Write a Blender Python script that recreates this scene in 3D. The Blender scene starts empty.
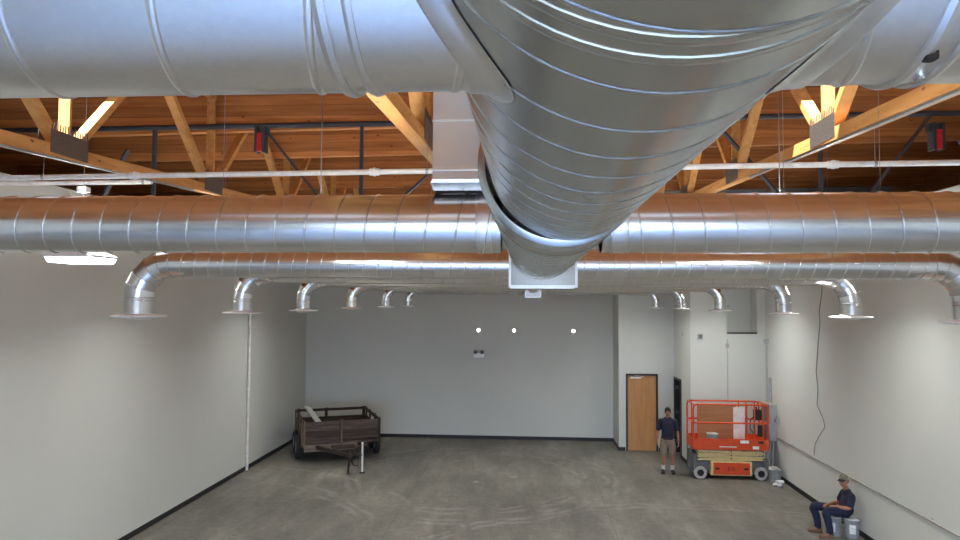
import bpy, bmesh, math, random
from mathutils import Vector, Matrix, noise
random.seed(7)
SC = bpy.context.scene
COL = SC.collection
R = math.radians
PI = math.pi

# ------------------------------------------------------------------ camera
EYE = 4.6
cd = bpy.data.cameras.new('camera'); cam = bpy.data.objects.new('camera', cd); COL.objects.link(cam)
cd.sensor_fit = 'HORIZONTAL'; cd.sensor_width = 36; cd.lens = 36 * 690 / 960; cd.clip_start = .03
cam.matrix_world = (Matrix.Translation((0, 0, EYE)) @ Matrix.Rotation(R(4.06), 4, 'Z')
                    @ Matrix.Rotation(R(90 + 2.71), 4, 'X') @ Matrix.Rotation(R(.35), 4, 'Z'))
SC.camera = cam
CR = cam.matrix_world.to_3x3()
def Uy(px, py, y):
    d = CR @ Vector(((px - 480) / 690, (270 - py) / 690, -1)); t = y / d.y
    return Vector((d.x * t, y, EYE + d.z * t))
# ------------------------------------------------------------------ world and exposure
SC.view_settings.view_transform = 'Standard'; SC.view_settings.look = 'None'
SC.view_settings.gamma = 1; SC.view_settings.exposure = 0.95
W = bpy.data.worlds.new('world'); SC.world = W; W.use_nodes = True
bgn = W.node_tree.nodes['Background']; bgn.inputs[0].default_value = (.66, .80, 1, 1); bgn.inputs[1].default_value = 2.0
LENS_POWER = 9.0
LAMP_WATTS = 24.0       # downlight of each high bay      # emission of the high bay lenses
UP_POWER = 105.0        # made-up upward glow on the fixtures, added to brighten the roof timber

def daylight(name, loc, rot, sx, sy, power, colr):
    l = bpy.data.lights.new(name, 'AREA'); l.shape = 'RECTANGLE'; l.size = sx; l.size_y = sy
    l.energy = power; l.color = colr
    o = bpy.data.objects.new(name, l); COL.objects.link(o); o.location = loc; o.rotation_euler = rot
    return o
# area lamp standing in for daylight through an assumed, unseen roll-up door
daylight('door_fill', (0, -9.0, 2.0), (R(40), 0, 0), 8.0, 3.4, 1000, (.42, .62, 1)).data.spread = R(110)

# blue fill lamp added over the near floor, under a made-up skylight
daylight('near_floor_fill', (-.6, -2.6, 7.2), (0, 0, 0), 5.5, 2.6, 420, (.20, .41, 1)).data.spread = R(75)

# high sun from behind the viewer; it only enters through two small assumed skylights and the assumed door
sl_ = bpy.data.lights.new('sun', 'SUN'); sl_.energy = 15; sl_.angle = R(.6); sl_.color = (1, .97, .92)
so_ = bpy.data.objects.new('sun', sl_); COL.objects.link(so_); so_.rotation_euler = (R(30), 0, R(-34)); so_.location = (0, -12, 20)

# ------------------------------------------------------------------ materials
def new_mat(name):
    m = bpy.data.materials.new(name); m.use_nodes = True
    nt = m.node_tree; return m, nt, nt.nodes['Principled BSDF']
def coords(nt, scale=(1, 1, 1), kind='Object', rot=(0, 0, 0)):
    tc = nt.nodes.new('ShaderNodeTexCoord'); mp = nt.nodes.new('ShaderNodeMapping')
    mp.inputs['Scale'].default_value = scale; mp.inputs['Rotation'].default_value = rot
    nt.links.new(tc.outputs[kind], mp.inputs[0]); return mp.outputs[0]
def nz(nt, vec, scale, detail=4, rough=.55):
    n = nt.nodes.new('ShaderNodeTexNoise'); n.inputs['Scale'].default_value = scale
    n.inputs['Detail'].default_value = detail; n.inputs['Roughness'].default_value = rough
    nt.links.new(vec, n.inputs['Vector']); return n.outputs['Fac']
def ramp(nt, fac, stops):
    r = nt.nodes.new('ShaderNodeValToRGB'); e = r.color_ramp.elements
    while len(e) < len(stops): e.new(.5)
    for k, (p, c) in enumerate(stops):
        e[k].position = p; e[k].color = (*c, 1) if len(c) == 3 else c
    nt.links.new(fac, r.inputs[0]); return r.outputs[0]
def bump(nt, h, b, strength=.2, dist=.01):
    n = nt.nodes.new('ShaderNodeBump'); n.inputs['Strength'].default_value = strength
    n.inputs['Distance'].default_value = dist
    nt.links.new(h, n.inputs['Height']); nt.links.new(n.outputs[0], b.inputs['Normal'])
def plain(name, c, rough=.6, metal=0, var=.12, scale=9, spec=.5, trans=0):
    m, nt, b = new_mat(name)
    v = nz(nt, coords(nt), scale)
    lo = tuple(x * (1 - var) for x in c); hi = tuple(min(1, x * (1 + var)) for x in c)
    nt.links.new(ramp(nt, v, [(.3, lo), (.7, hi)]), b.inputs['Base Color'])
    b.inputs['Roughness'].default_value = rough; b.inputs['Metallic'].default_value = metal
    b.inputs['Specular IOR Level'].default_value = spec
    return m
def emit(name, c, s):
    m, nt, b = new_mat(name); b.inputs['Base Color'].default_value = (.9, .9, .9, 1)
    b.inputs['Emission Color'].default_value = (*c, 1); b.inputs['Emission Strength'].default_value = s
    return m
def galv(name, base=.80, rough=.22, tint=(1, 1, 1), spread=.08, wave=.0):
    m, nt, b = new_mat(name)
    co = coords(nt)
    vo = nt.nodes.new('ShaderNodeTexVoronoi'); vo.inputs['Scale'].default_value = 130
    nt.links.new(co, vo.inputs['Vector'])
    sp = nt.nodes.new('ShaderNodeSeparateColor'); nt.links.new(vo.outputs['Color'], sp.inputs[0])
    big = nz(nt, co, 3.0, 5)
    mx = nt.nodes.new('ShaderNodeMath'); mx.operation = 'MULTIPLY_ADD'
    nt.links.new(sp.outputs[0], mx.inputs[0]); mx.inputs[1].default_value = .16; nt.links.new(big, mx.inputs[2])
    lo = tuple(base * .86 * t for t in tint); hi = tuple(base * 1.08 * t for t in tint)
    nt.links.new(ramp(nt, mx.outputs[0], [(.0, lo), (1, hi)]), b.inputs['Base Color'])
    rr = nt.nodes.new('ShaderNodeMapRange'); nt.links.new(big, rr.inputs[0])
    rr.inputs['From Min'].default_value = 0; rr.inputs['From Max'].default_value = 1
    rr.inputs['To Min'].default_value = rough - spread * .5; rr.inputs['To Max'].default_value = rough + spread
    nt.links.new(rr.outputs[0], b.inputs['Roughness'])
    b.inputs['Metallic'].default_value = 1
    w = nz(nt, co, 5, 2)
    bump(nt, w, b, .06, .01)
    return m
def wood(name, stops, axis='X', scale=2.2, stretch=14, rough=.65, knots=True, plank=None):
    m, nt, b = new_mat(name)
    s = {'X': (1, stretch, stretch), 'Y': (stretch, 1, stretch), 'Z': (stretch, stretch, 1)}[axis]
    g = nz(nt, coords(nt, s), scale * .6, 6, .6)
    colr = ramp(nt, g, stops)
    if plank:                       # board joints every `plank` metres across Y
        sx = nt.nodes.new('ShaderNodeSeparateXYZ'); nt.links.new(coords(nt), sx.inputs[0])
        d = nt.nodes.new('ShaderNodeMath'); d.operation = 'DIVIDE'; nt.links.new(sx.outputs['XYZ'.index(plank[0])], d.inputs[0]); d.inputs[1].default_value = plank[1]
        fl = nt.nodes.new('ShaderNodeMath'); fl.operation = 'FLOOR'; nt.links.new(d.outputs[0], fl.inputs[0])
        fr = nt.nodes.new('ShaderNodeMath'); fr.operation = 'FRACT'; nt.links.new(d.outputs[0], fr.inputs[0])
        wn = nt.nodes.new('ShaderNodeTexWhiteNoise'); wn.noise_dimensions = '1D'; nt.links.new(fl.outputs[0], wn.inputs['W'])
        tone = ramp(nt, wn.outputs[0], [(0, (.66, .62, .58)), (1, (1.15, 1.15, 1.15))])
        jo = ramp(nt, fr.outputs[0], [(0, (.22, .2, .18)), (.06, (1, 1, 1))])
        for other in (tone, jo):
            mm = nt.nodes.new('ShaderNodeMix'); mm.data_type = 'RGBA'; mm.blend_type = 'MULTIPLY'
            mm.inputs[0].default_value = 1; nt.links.new(colr, mm.inputs[6]); nt.links.new(other, mm.inputs[7]); colr = mm.outputs[2]
    if knots:
        vo = nt.nodes.new('ShaderNodeTexVoronoi'); vo.inputs['Scale'].default_value = 2.6
        ks = {'X': (1, 2, 2), 'Y': (2, 1, 2), 'Z': (2, 2, 1)}[axis]
        nt.links.new(coords(nt, ks), vo.inputs['Vector'])
        k = ramp(nt, vo.outputs['Distance'], [(.05, (.22, .16, .12)), (.1, (1, 1, 1))])
        mm = nt.nodes.new('ShaderNodeMix'); mm.data_type = 'RGBA'; mm.blend_type = 'MULTIPLY'
        mm.inputs[0].default_value = .85; nt.links.new(colr, mm.inputs[6]); nt.links.new(k, mm.inputs[7]); colr = mm.outputs[2]
    nt.links.new(colr, b.inputs['Base Color']); b.inputs['Roughness'].default_value = rough
    bump(nt, g, b, .2, .004)
    return m

M = {}
M['galv'] = galv('galvanised_spiral_steel', .80, .20)
M['galv_trunk'] = galv('galvanised_trunk_steel', .66, .24, (.95, 1, .99))
M['galv_near'] = galv('galvanised_cross_steel', .88, .27, (1, .99, .965))
M['seam'] = galv('folded_seam_steel', .86, .30)
M['galv_rect'] = galv('galvanised_sheet_riser', .55, .22, (1, .97, .94))
M['deck'] = wood('roof_deck_boards', [(.25, (.26, .085, .022)), (.55, (.48, .175, .048)), (.8, (.60, .25, .08))], 'X', 2.2, 12, plank=('Y', .19))
M['purlin'] = wood('purlin_timber', [(.25, (.38, .13, .034)), (.55, (.60, .24, .07)), (.8, (.70, .33, .11))], 'X', 1.6, 16, plank=('Z', .175))
M['sheath'] = wood('sheathing_boards', [(.25, (.30, .10, .028)), (.55, (.46, .18, .055)), (.8, (.58, .26, .09))], 'Y', 1.8, 14, plank=('Z', .2))
M['fir'] = wood('truss_timber', [(.25, (.58, .25, .065)), (.55, (.74, .38, .12)), (.85, (.82, .50, .20))], 'Y', 2, 10)
M['plate'] = plain('truss_plate_steel', (.20, .18, .165), .5, .7, .2, 60)
M['dark_steel'] = plain('dark_painted_steel', (.055, .06, .075), .5, .2)
M['strap'] = plain('grey_strap_steel', (.42, .45, .47), .4, .7)
M['red'] = plain('red_painted_steel', (.55, .02, .025), .5)
M['pipe_white'] = plain('white_pipe_paint', (.82, .82, .80), .35)
M['white'] = plain('white_enamel', (.88, .885, .88), .35, var=.04)
M['lens'] = emit('lit_lens', (1, .98, .94), LENS_POWER)
M['upfill'] = emit('added_uplight_glow', (1, .97, .91), UP_POWER)
M['spot'] = emit('lit_small_lamp', (1, .98, .94), 9)
M['black'] = plain('black_vinyl_base', (.012, .012, .014), .45)
M['black_frame'] = plain('black_door_frame_paint', (.022, .02, .02), .4)
M['conduit'] = plain('conduit_steel', (.50, .51, .51), .4, .6)
M['grey_box'] = plain('grey_enamel_cabinet', (.42, .44, .45), .45, .1)
M['grey_dark'] = plain('dark_grey_enamel', (.14, .15, .16), .5, .1)
M['oak'] = wood('door_veneer', [(.25, (.42, .19, .065)), (.55, (.50, .25, .09)), (.8, (.56, .30, .12))], 'Z', 1.4, 12, .45, knots=False)
M['chrome'] = plain('satin_chrome', (.7, .7, .7), .25, 1)
M['orange'] = plain('orange_lift_paint', (.68, .075, .014), .42, 0, .1)
M['cream'] = plain('cream_lift_paint', (.70, .56, .27), .5, 0, .12)
M['tyre_white'] = plain('non_marking_grey_tyre', (.42, .42, .41), .8)
M['rubber'] = plain('black_rubber', (.02, .02, .022), .8)
M['ply'] = wood('stacked_plywood', [(.3, (.30, .13, .05)), (.7, (.42, .21, .09))], 'X', 2, 8, knots=False)
M['old_wood'] = wood('weathered_trailer_boards', [(.25, (.028, .021, .02)), (.55, (.075, .056, .05)), (.8, (.17, .135, .115))], 'X', 2.2, 12, .85, plank=('Z', .18))
M['old_wood_brown'] = wood('weathered_stake_wood', [(.3, (.085, .055, .038)), (.7, (.20, .14, .095))], 'Z', 2, 9, .85, knots=False)
M['rust'] = plain('rusty_dark_steel', (.045, .032, .028), .8, .3, .4)
M['old_board_dark'] = wood('grey_sill_board', [(.3, (.10, .08, .07)), (.7, (.22, .18, .15))], 'X', 2, 10, .85)
M['old_board'] = plain('pale_weathered_board', (.36, .40, .36), .8)
M['bucket'] = plain('grey_plastic', (.30, .33, .35), .45)
M['lid'] = plain('pale_grey_lid', (.62, .65, .66), .4)
M['label'] = plain('white_paper', (.80, .82, .82), .6)
M['bag'] = plain('crumpled_clear_bag', (.78, .80, .82), .2)
M['skin'] = plain('skin', (.40, .18, .11), .5, 0, .08)
M['navy'] = plain('navy_cotton', (.014, .018, .042), .85, 0, .25, 30)
M['denim'] = plain('dark_blue_denim', (.011, .017, .052), .85, 0, .25, 30)
M['khaki'] = plain('khaki_cotton', (.24, .195, .145), .85, 0, .12, 30)
M['sock'] = plain('white_sock', (.62, .62, .60), .9)
M['shoe'] = plain('dark_leather', (.025, .02, .018), .6)
M['boot'] = plain('brown_leather', (.20, .12, .075), .7)
M['hair'] = plain('dark_brown_hair', (.025, .016, .012), .7)
M['eye'] = plain('eye_white', (.6, .6, .58), .2)
M['cap'] = plain('camouflage_cap', (.20, .21, .14), .85, 0, .6, 35)
M['cable'] = plain('grey_cable', (.20, .21, .21), .6)

def mat_wall():
    m, nt, b = new_mat('painted_wall')
    co = coords(nt)
    v = nz(nt, co, .35, 4)
    nt.links.new(ramp(nt, v, [(.3, (.575, .615, .59)), (.7, (.625, .665, .64))]), b.inputs['Base Color'])
    b.inputs['Roughness'].default_value = .62
    bump(nt, nz(nt, co, 40, 2), b, .05, .002)
    return m
M['wall'] = mat_wall()
def mat_floor():
    m, nt, b = new_mat('dusty_concrete')
    co = coords(nt)
    big = nz(nt, co, .35, 8, .62); streak = nz(nt, coords(nt, (1, .28, 1), rot=(0, 0, .3)), 1.3, 8, .7); fine = nz(nt, co, 7, 6, .7)
    a = ramp(nt, big, [(.30, (.125, .128, .112)), (.5, (.185, .185, .163)), (.72, (.26, .258, .228))])
    s = ramp(nt, streak, [(.40, (.72, .72, .73)), (.56, (1, 1, 1)), (.72, (1.5, 1.5, 1.46))])
    f_ = ramp(nt, fine, [(.3, (.80, .80, .80)), (.7, (1.15, 1.15, 1.15))])
    c = a
    for o_ in (s, f_):
        mm = nt.nodes.new('ShaderNodeMix'); mm.data_type = 'RGBA'; mm.blend_type = 'MULTIPLY'; mm.inputs[0].default_value = 1
        nt.links.new(c, mm.inputs[6]); nt.links.new(o_, mm.inputs[7]); c = mm.outputs[2]
    def mul(c, o_):
        mm = nt.nodes.new('ShaderNodeMix'); mm.data_type = 'RGBA'; mm.blend_type = 'MULTIPLY'; mm.inputs[0].default_value = 1
        nt.links.new(c, mm.inputs[6]); nt.links.new(o_, mm.inputs[7]); return mm.outputs[2]
    def math_(op, a_, b_=None):
        n = nt.nodes.new('ShaderNodeMath'); n.operation = op
        for k, v in enumerate((a_, b_)):
            if v is None: continue
            if isinstance(v, (int, float)): n.inputs[k].default_value = v
            else: nt.links.new(v, n.inputs[k])
        return n.outputs[0]
    sx = nt.nodes.new('ShaderNodeSeparateXYZ'); nt.links.new(co, sx.inputs[0])
    # saw-cut control joints in the slab
    for axis, off, step in ((0, 1.75, 4.6), (1, 2.1, 4.6)):
        d = math_('ABSOLUTE', math_('SUBTRACT', math_('MODULO', math_('ADD', sx.outputs[axis], 46 - off), step), 0))
        c = mul(c, ramp(nt, d, [(0, (.62, .62, .60)), (.011, (.62, .62, .60)), (.016, (1, 1, 1))]))
    # dusty tyre arcs and drag marks: dust rings around turning centres, broken up by noise
    wob = nz(nt, coords(nt, (1, 1, 1)), 1.1, 4)
    for cx, cy, rads in ((-1.6, 18.4, (2.9, 3.15, 3.65, 3.9)), (-8.2, 12.6, (5.0, 5.25, 6.4)), (3.5, 9.5, (6.6, 6.85))):
        v = nt.nodes.new('ShaderNodeVectorMath'); v.operation = 'DISTANCE'; nt.links.new(co, v.inputs[0]); v.inputs[1].default_value = (cx, cy, 0)
        dd = math_('ADD', v.outputs['Value'], math_('MULTIPLY', wob, .5))
        for r_ in rads:
            d = math_('ABSOLUTE', math_('SUBTRACT', dd, r_ + .25))
            line = ramp(nt, d, [(.02, (1, 1, 1)), (.10, (0, 0, 0))])
            m2 = math_('MULTIPLY', line, ramp(nt, nz(nt, co, .8 + r_ * .07, 5), [(.46, (0, 0, 0)), (.62, (1, 1, 1))]))
            mm = nt.nodes.new('ShaderNodeMix'); mm.data_type = 'RGBA'; nt.links.new(math_('MULTIPLY', m2, .27), mm.inputs[0])
            nt.links.new(c, mm.inputs[6]); mm.inputs[7].default_value = (.44, .44, .41, 1); c = mm.outputs[2]
    spots = ramp(nt, nz(nt, co, 1.7, 3, .4), [(.70, (0, 0, 0)), (.78, (1, 1, 1))])
    mm = nt.nodes.new('ShaderNodeMix'); mm.data_type = 'RGBA'; nt.links.new(math_('MULTIPLY', spots, .5), mm.inputs[0])
    nt.links.new(c, mm.inputs[6]); mm.inputs[7].default_value = (.46, .46, .43, 1); c = mm.outputs[2]
    nt.links.new(c, b.inputs['Base Color'])
    rr = nt.nodes.new('ShaderNodeMapRange'); nt.links.new(big, rr.inputs[0]); rr.inputs['To Min'].default_value = .42; rr.inputs['To Max'].default_value = .7
    nt.links.new(rr.outputs[0], b.inputs['Roughness'])
    return m
M['floor'] = mat_floor()

# ------------------------------------------------------------------ mesh helpers
def link(name, bm, mat, parent=None, smooth=False, angle=None):
    me = bpy.data.meshes.new(name); bmesh.ops.recalc_face_normals(bm, faces=bm.faces[:])
    if smooth:
        for f in bm.faces: f.smooth = True
        if angle is not None:
            for e in bm.edges:
                if len(e.link_faces) == 2 and e.calc_face_angle(0) > R(angle): e.smooth = False
    bm.to_mesh(me); bm.free()
    o = bpy.data.objects.new(name, me); COL.objects.link(o)
    if mat: me.materials.append(M[mat] if isinstance(mat, str) else mat)
    if parent: o.parent = parent
    return o
def tag(o, label=None, cat=None, group=None, kind=None):
    if label: o['label'] = label
    if cat: o['category'] = cat
    if group: o['group'] = group
    if kind: o['kind'] = kind
    return o
def thing(name, label, cat, loc=(0, 0, 0), rz=0, group=None):
    o = bpy.data.objects.new(name, None); COL.objects.link(o); o.location = loc; o.rotation_euler = (0, 0, rz)
    o.empty_display_size = .1
    return tag(o, label, cat, group)
def struct(name, bm, mat, label=None, parent=None, smooth=False):
    o = link(name, bm, mat, parent, smooth)
    if not parent: o['kind'] = 'structure'; o['label'] = label or name.replace('_', ' ')
    return o
def copy_tree(o, parent=None):
    c = o.copy(); COL.objects.link(c); c.parent = parent
    for ch in list(o.children): copy_tree(ch, c)
    return c
def box(bm, x0, x1, y0, y1, z0, z1, bev=0, mtx=None):
    r = bmesh.ops.create_cube(bm, size=1)
    vs = r['verts']
    for v in vs:
        v.co = Vector(((x0 + x1) / 2 + v.co.x * (x1 - x0), (y0 + y1) / 2 + v.co.y * (y1 - y0), (z0 + z1) / 2 + v.co.z * (z1 - z0)))
    if bev:
        es = list({e for v in vs for e in v.link_edges})
        g = bmesh.ops.bevel(bm, geom=es, offset=bev, segments=2, affect='EDGES', profile=.6)
        vs = list({v for f in g['faces'] for v in f.verts} | {v for v in vs if v.is_valid})
    if mtx:
        for v in vs: v.co = mtx @ v.co
    return bm
def BX(*a, **k): return box(bmesh.new(), *a, **k)
def frame_of(d, up=None):
    d = d.normalized()
    if up is None: up = Vector((0, 0, 1)) if abs(d.z) < .95 else Vector((0, 1, 0))
    s = d.cross(up).normalized(); u = s.cross(d).normalized()
    return d, s, u
def bar(bm, p, q, w, h, side=None):
    """rectangular bar from p to q, w across `side`, h across the other way"""
    p = Vector(p); q = Vector(q); d = (q - p).normalized()
    s = Vector(side).normalized() if side else frame_of(d)[1]
    u = s.cross(d).normalized()
    vs = []
    for c in (p, q):
        for a, b in ((-1, -1), (1, -1), (1, 1), (-1, 1)): vs.append(bm.verts.new(c + s * w / 2 * a + u * h / 2 * b))
    for f in ((3, 2, 1, 0), (4, 5, 6, 7), (0, 1, 5, 4), (1, 2, 6, 5), (2, 3, 7, 6), (3, 0, 4, 7)): bm.faces.new([vs[i] for i in f])
    return bm
def tube(bm, pts, r, n=12, cap=True, closed=False, sx=1):
    pts = [Vector(p) for p in pts]; rs = r if isinstance(r, (list, tuple)) else [r] * len(pts)
    rings = []; prev = None
    N = len(pts)
    for i, p in enumerate(pts):
        if closed: d = (pts[(i + 1) % N] - pts[i - 1])
        else: d = pts[min(i + 1, N - 1)] - pts[max(i - 1, 0)]
        d.normalize()
        if prev is None: _, s, u = frame_of(d)
        else:
            s = (prev - d * prev.dot(d)).normalized(); u = s.cross(d).normalized()
        prev = s
        rings.append([bm.verts.new(p + (s * math.cos(a) * sx + u * math.sin(a)) * rs[i]) for a in [2 * PI * k / n for k in range(n)]])
    for i in range(N if closed else N - 1):
        a, b = rings[i], rings[(i + 1) % N]
        for k in range(n): bm.faces.new((a[k], a[(k + 1) % n], b[(k + 1) % n], b[k]))
    if cap and not closed: bm.faces.new(rings[0]); bm.faces.new(rings[-1])
    return bm
def lathe(bm, prof, c=(0, 0, 0), n=32, mtx=None, cap=True):
    c = Vector(c); rings = []
    for r, z in prof:
        rings.append([bm.verts.new(c + Vector((r * math.cos(2 * PI * k / n), r * math.sin(2 * PI * k / n), z))) for k in range(n)])
    for a, b in zip(rings, rings[1:]):
        for k in range(n): bm.faces.new((a[k], a[(k + 1) % n], b[(k + 1) % n], b[k]))
    if cap and prof[0][0] > 1e-5: bm.faces.new(rings[0])
    if cap and prof[-1][0] > 1e-5: bm.faces.new(rings[-1])
    bmesh.ops.remove_doubles(bm, verts=bm.verts[:], dist=1e-6)
    if mtx:
        for v in bm.verts: v.co = mtx @ v.co
    return bm
def round_pts(pts, rad, n=5):
    """polyline with rounded corners"""
    pts = [Vector(p) for p in pts]; out = [pts[0]]
    for a, b, c in zip(pts, pts[1:], pts[2:]):
        d1 = (a - b).normalized(); d2 = (c - b).normalized()
        p = b + d1 * rad; q = b + d2 * rad
        for k in range(n + 1):
            t = k / n; out.append(p * (1 - t) ** 2 + b * 2 * t * (1 - t) + q * t * t)
    out.append(pts[-1]); return out

def spiral(bm, a, b, r, pitch=.137, hand=1, n=48, ridge=.0045, wid=.011, phase=0., wall=True, flat=False):
    """spiral duct from a to b: plain barrel plus the folded helical lock seam standing proud of it"""
    a = Vector(a); b = Vector(b); d, s, u = frame_of(b - a); L = (b - a).length
    if wall:
        m = max(2, int(L / .5) + 1); prev = None
        for i in range(m + 1):
            c = a + d * L * i / m
            ring = [bm.verts.new(c + (s * math.cos(2 * PI * k / n) + u * math.sin(2 * PI * k / n)) * r) for k in range(n)]
            if prev:
                for k in range(n): bm.faces.new((prev[k], prev[(k + 1) % n], ring[(k + 1) % n], ring[k]))
            prev = ring
    tot = L / pitch; steps = int(tot * n); prev = None
    prof = [(-1, -.25), (-.78, 1), (.78, 1), (1, -.25)] if flat else [(-1, -.25), (-.75, .55), (-.35, 1), (.35, 1), (.75, .55), (1, -.25)]
    for i in range(steps + 1):
        t = i / n; ang = hand * 2 * PI * t + phase; ax = t * pitch
        e = s * math.cos(ang) + u * math.sin(ang)
        ring = [bm.verts.new(a + d * min(L, max(0, ax + x * wid / 2)) + e * (r + h * ridge)) for x, h in prof]
        if prev:
            for k in range(len(prof) - 1): bm.faces.new((prev[k], prev[k + 1], ring[k + 1], ring[k]))
        prev = ring
    return bm
def band(bm, c, d, r, w, th=.004, n=48):
    """raised plain collar band"""
    c = Vector(c); d, s, u = frame_of(Vector(d)); prev = None
    for x, rr in ((-w / 2, r - .002), (-w / 2, r + th * .7), (-w / 2 + th, r + th), (w / 2 - th, r + th), (w / 2, r + th * .7), (w / 2, r - .002)):
        ring = [bm.verts.new(c + d * x + (s * math.cos(2 * PI * k / n) + u * math.sin(2 * PI * k / n)) * rr) for k in range(n)]
        if prev:
            for k in range(n): bm.faces.new((prev[k], prev[(k + 1) % n], ring[(k + 1) % n], ring[k]))
        prev = ring
    return bm

# ------------------------------------------------------------------ setting
XL, XR, YB, YF = -7.7, 6.62, 23.55, -9.2
def zc(x, y): return 6.21 + .017 * (x + 5.3) + .05 * (y - 7.6)      # underside of the truss bottom chords
PB = 1.05                                                         # purlin undersides above that
TH = 1.75                                                         # truss depth
WT = 6.46
struct('floor', BX(-13.2, 12.2, YF - 3, YB + .3, -.2, 0), 'floor', 'grey stained concrete floor of the empty hall')
struct('wall_left', BX(XL - .25, XL, YF, YB + .25, 0, WT), 'wall', 'smooth pale grey painted wall on the left')
struct('wall_right', BX(XR, XR + .25, YF, YB + .25, 0, WT), 'wall', 'smooth pale painted wall on the right')
struct('wall_back', BX(-13.2, 12.2, YB, YB + .25, 0, 9.4), 'wall', 'pale grey painted wall at the far end of the hall')
bm = bmesh.new()
for x0, x1, z0, z1 in ((XL, -4.4, 0, WT - .3), (4.4, XR, 0, WT - .3), (-4.4, 4.4, 3.7, WT - .3), (-13, XL, 0, 6.3), (XR, 12, 0, 6.3)): box(bm, x0, x1, YF - .25, YF, z0, z1)
struct('wall_front', bm, 'wall', 'pale wall behind the viewer with an assumed roll-up door opening')
struct('wall_outer_left', BX(-13.2, -13, YF, YB, 0, 9.4), 'sheath', 'brown board wall far beyond the left partition')
struct('wall_outer_right', BX(12, 12.2, YF, YB, 0, 9.4), 'sheath', 'brown board wall far beyond the right partition')
struct('trim_front', BX(-13, 12, YF - .25, YF, 6.32, 9), 'sheath', 'brown board sheathing high on the wall behind the viewer')
# roof deck, a slab that follows the slight slope
HOLES = ((-6.15, -5.25, 6.3, 7.85), (2.45, 3.35, 6.5, 7.85))  # assumed roof openings, placed to let sun onto the truss webs
bm = bmesh.new(); gx = sorted({-13.2, 12.2} | {h[k] for h in HOLES for k in (0, 1)}); gy = sorted({YF - .3, YB + .3} | {h[k] for h in HOLES for k in (2, 3)})
for i in range(len(gx) - 1):
    for j_ in range(len(gy) - 1):
        mx, my = (gx[i] + gx[i + 1]) / 2, (gy[j_] + gy[j_ + 1]) / 2
        if any(h[0] < mx < h[1] and h[2] < my < h[3] for h in HOLES): continue
        vs = []
        for dz in (0, .12):
            for x, y in ((gx[i], gy[j_]), (gx[i + 1], gy[j_]), (gx[i + 1], gy[j_ + 1]), (gx[i], gy[j_ + 1])): vs.append(bm.verts.new((x, y, zc(x, y) + TH + dz)))
        for f in ((3, 2, 1, 0), (4, 5, 6, 7), (0, 1, 5, 4), (1, 2, 6, 5), (2, 3, 7, 6), (3, 0, 4, 7)): bm.faces.new([vs[q] for q in f])
bmesh.ops.remove_doubles(bm, verts=bm.verts[:], dist=1e-4)
struct('ceiling', bm, 'deck', 'brown wooden plank roof deck')
for k, (x0, x1, y0, y1) in enumerate(HOLES):
    z = zc((x0 + x1) / 2, (y0 + y1) / 2) + TH; bm = bmesh.new()
    for a in ((x0 - .06, x0, y0 - .06, y1 + .06), (x1, x1 + .06, y0 - .06, y1 + .06), (x0, x1, y0 - .06, y0), (x0, x1, y1, y1 + .06)): box(bm, *a, z + .06, z + .22)
    struct(f'assumed_skylight_{k + 2}', bm, 'white', f'assumed unseen skylight curb over the {"left" if k == 0 else "right"} roof truss')
bm = bmesh.new()  # made-up skylight that goes with the blue fill lamp
for a in ((-3.5, -3.38, -4.05, -1.15), (2.18, 2.3, -4.05, -1.15), (-3.38, 2.18, -4.05, -3.93), (-3.38, 2.18, -1.27, -1.15)): box(bm, *a, 7.22, 7.5)
box(bm, -3.5, 2.3, -4.05, -1.15, 7.23, 7.26)
struct('assumed_skylight_1', bm, 'white', 'white skylight frame added unseen over the near end of the hall')
# utility room built into the far right corner
UX, UY1, UY2 = 4.55, 22.12, 19.95
UZ = 6.6
bm = bmesh.new()
for x0, x1, z0, z1 in ((2.83, 3.05, 0, UZ), (4.04, UX, 0, UZ), (3.05, 4.04, 2.40, UZ)): box(bm, x0, x1, UY1, UY1 + .15, z0, z1)
box(bm, 2.83, 2.95, UY1 + .15, YB, 0, UZ)
struct('wall_closet', bm, 'wall', 'pale wall with the wooden door beside the far end wall')
bm = bmesh.new()
for y0, y1, z0, z1 in ((UY2, 21.115, 0, UZ), (22.085, UY1 + .15, 0, UZ), (21.115, 22.085, 2.34, UZ)): box(bm, UX, UX + .15, y0, y1, z0, z1)
struct('wall_utility_side', bm, 'wall', 'narrow pale side wall with the open dark doorway')
NX0, NX1, NZ = 5.575, 6.40, 3.77
bm = bmesh.new()
for x0, x1, z0, z1 in ((UX + .15, NX0, 0, UZ), (NX1, XR, 0, UZ), (NX0, NX1, 0, NZ)): box(bm, x0, x1, UY2, UY2 + .15, z0, z1)
box(bm, NX0, NX1, UY2 + .5, UY2 + .55, NZ, UZ); box(bm, NX0 - .05, NX0, UY2 + .15, UY2 + .55, NZ, UZ); box(bm, NX1, NX1 + .05, UY2 + .15, UY2 + .55, NZ, UZ); box(bm, NX0, NX1, UY2 + .15, UY2 + .55, NZ - .05, NZ)
struct('wall_utility_front', bm, 'wall', 'pale wall behind the orange lift with a tall recess above')
struct('trim_1', BX(NX0, NX1, UY2 - .012, UY2 + .15, NZ, NZ + .035), 'black', 'black line at the foot of the wall recess')
struct('ceiling_utility', box(BX(2.95, XR, UY1 + .15, YB, 2.9, 3.0), UX + .15, XR, UY2 + .2, UY1 + .15, 2.9, 3.0), 'wall', 'ceiling inside the utility room')
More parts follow.
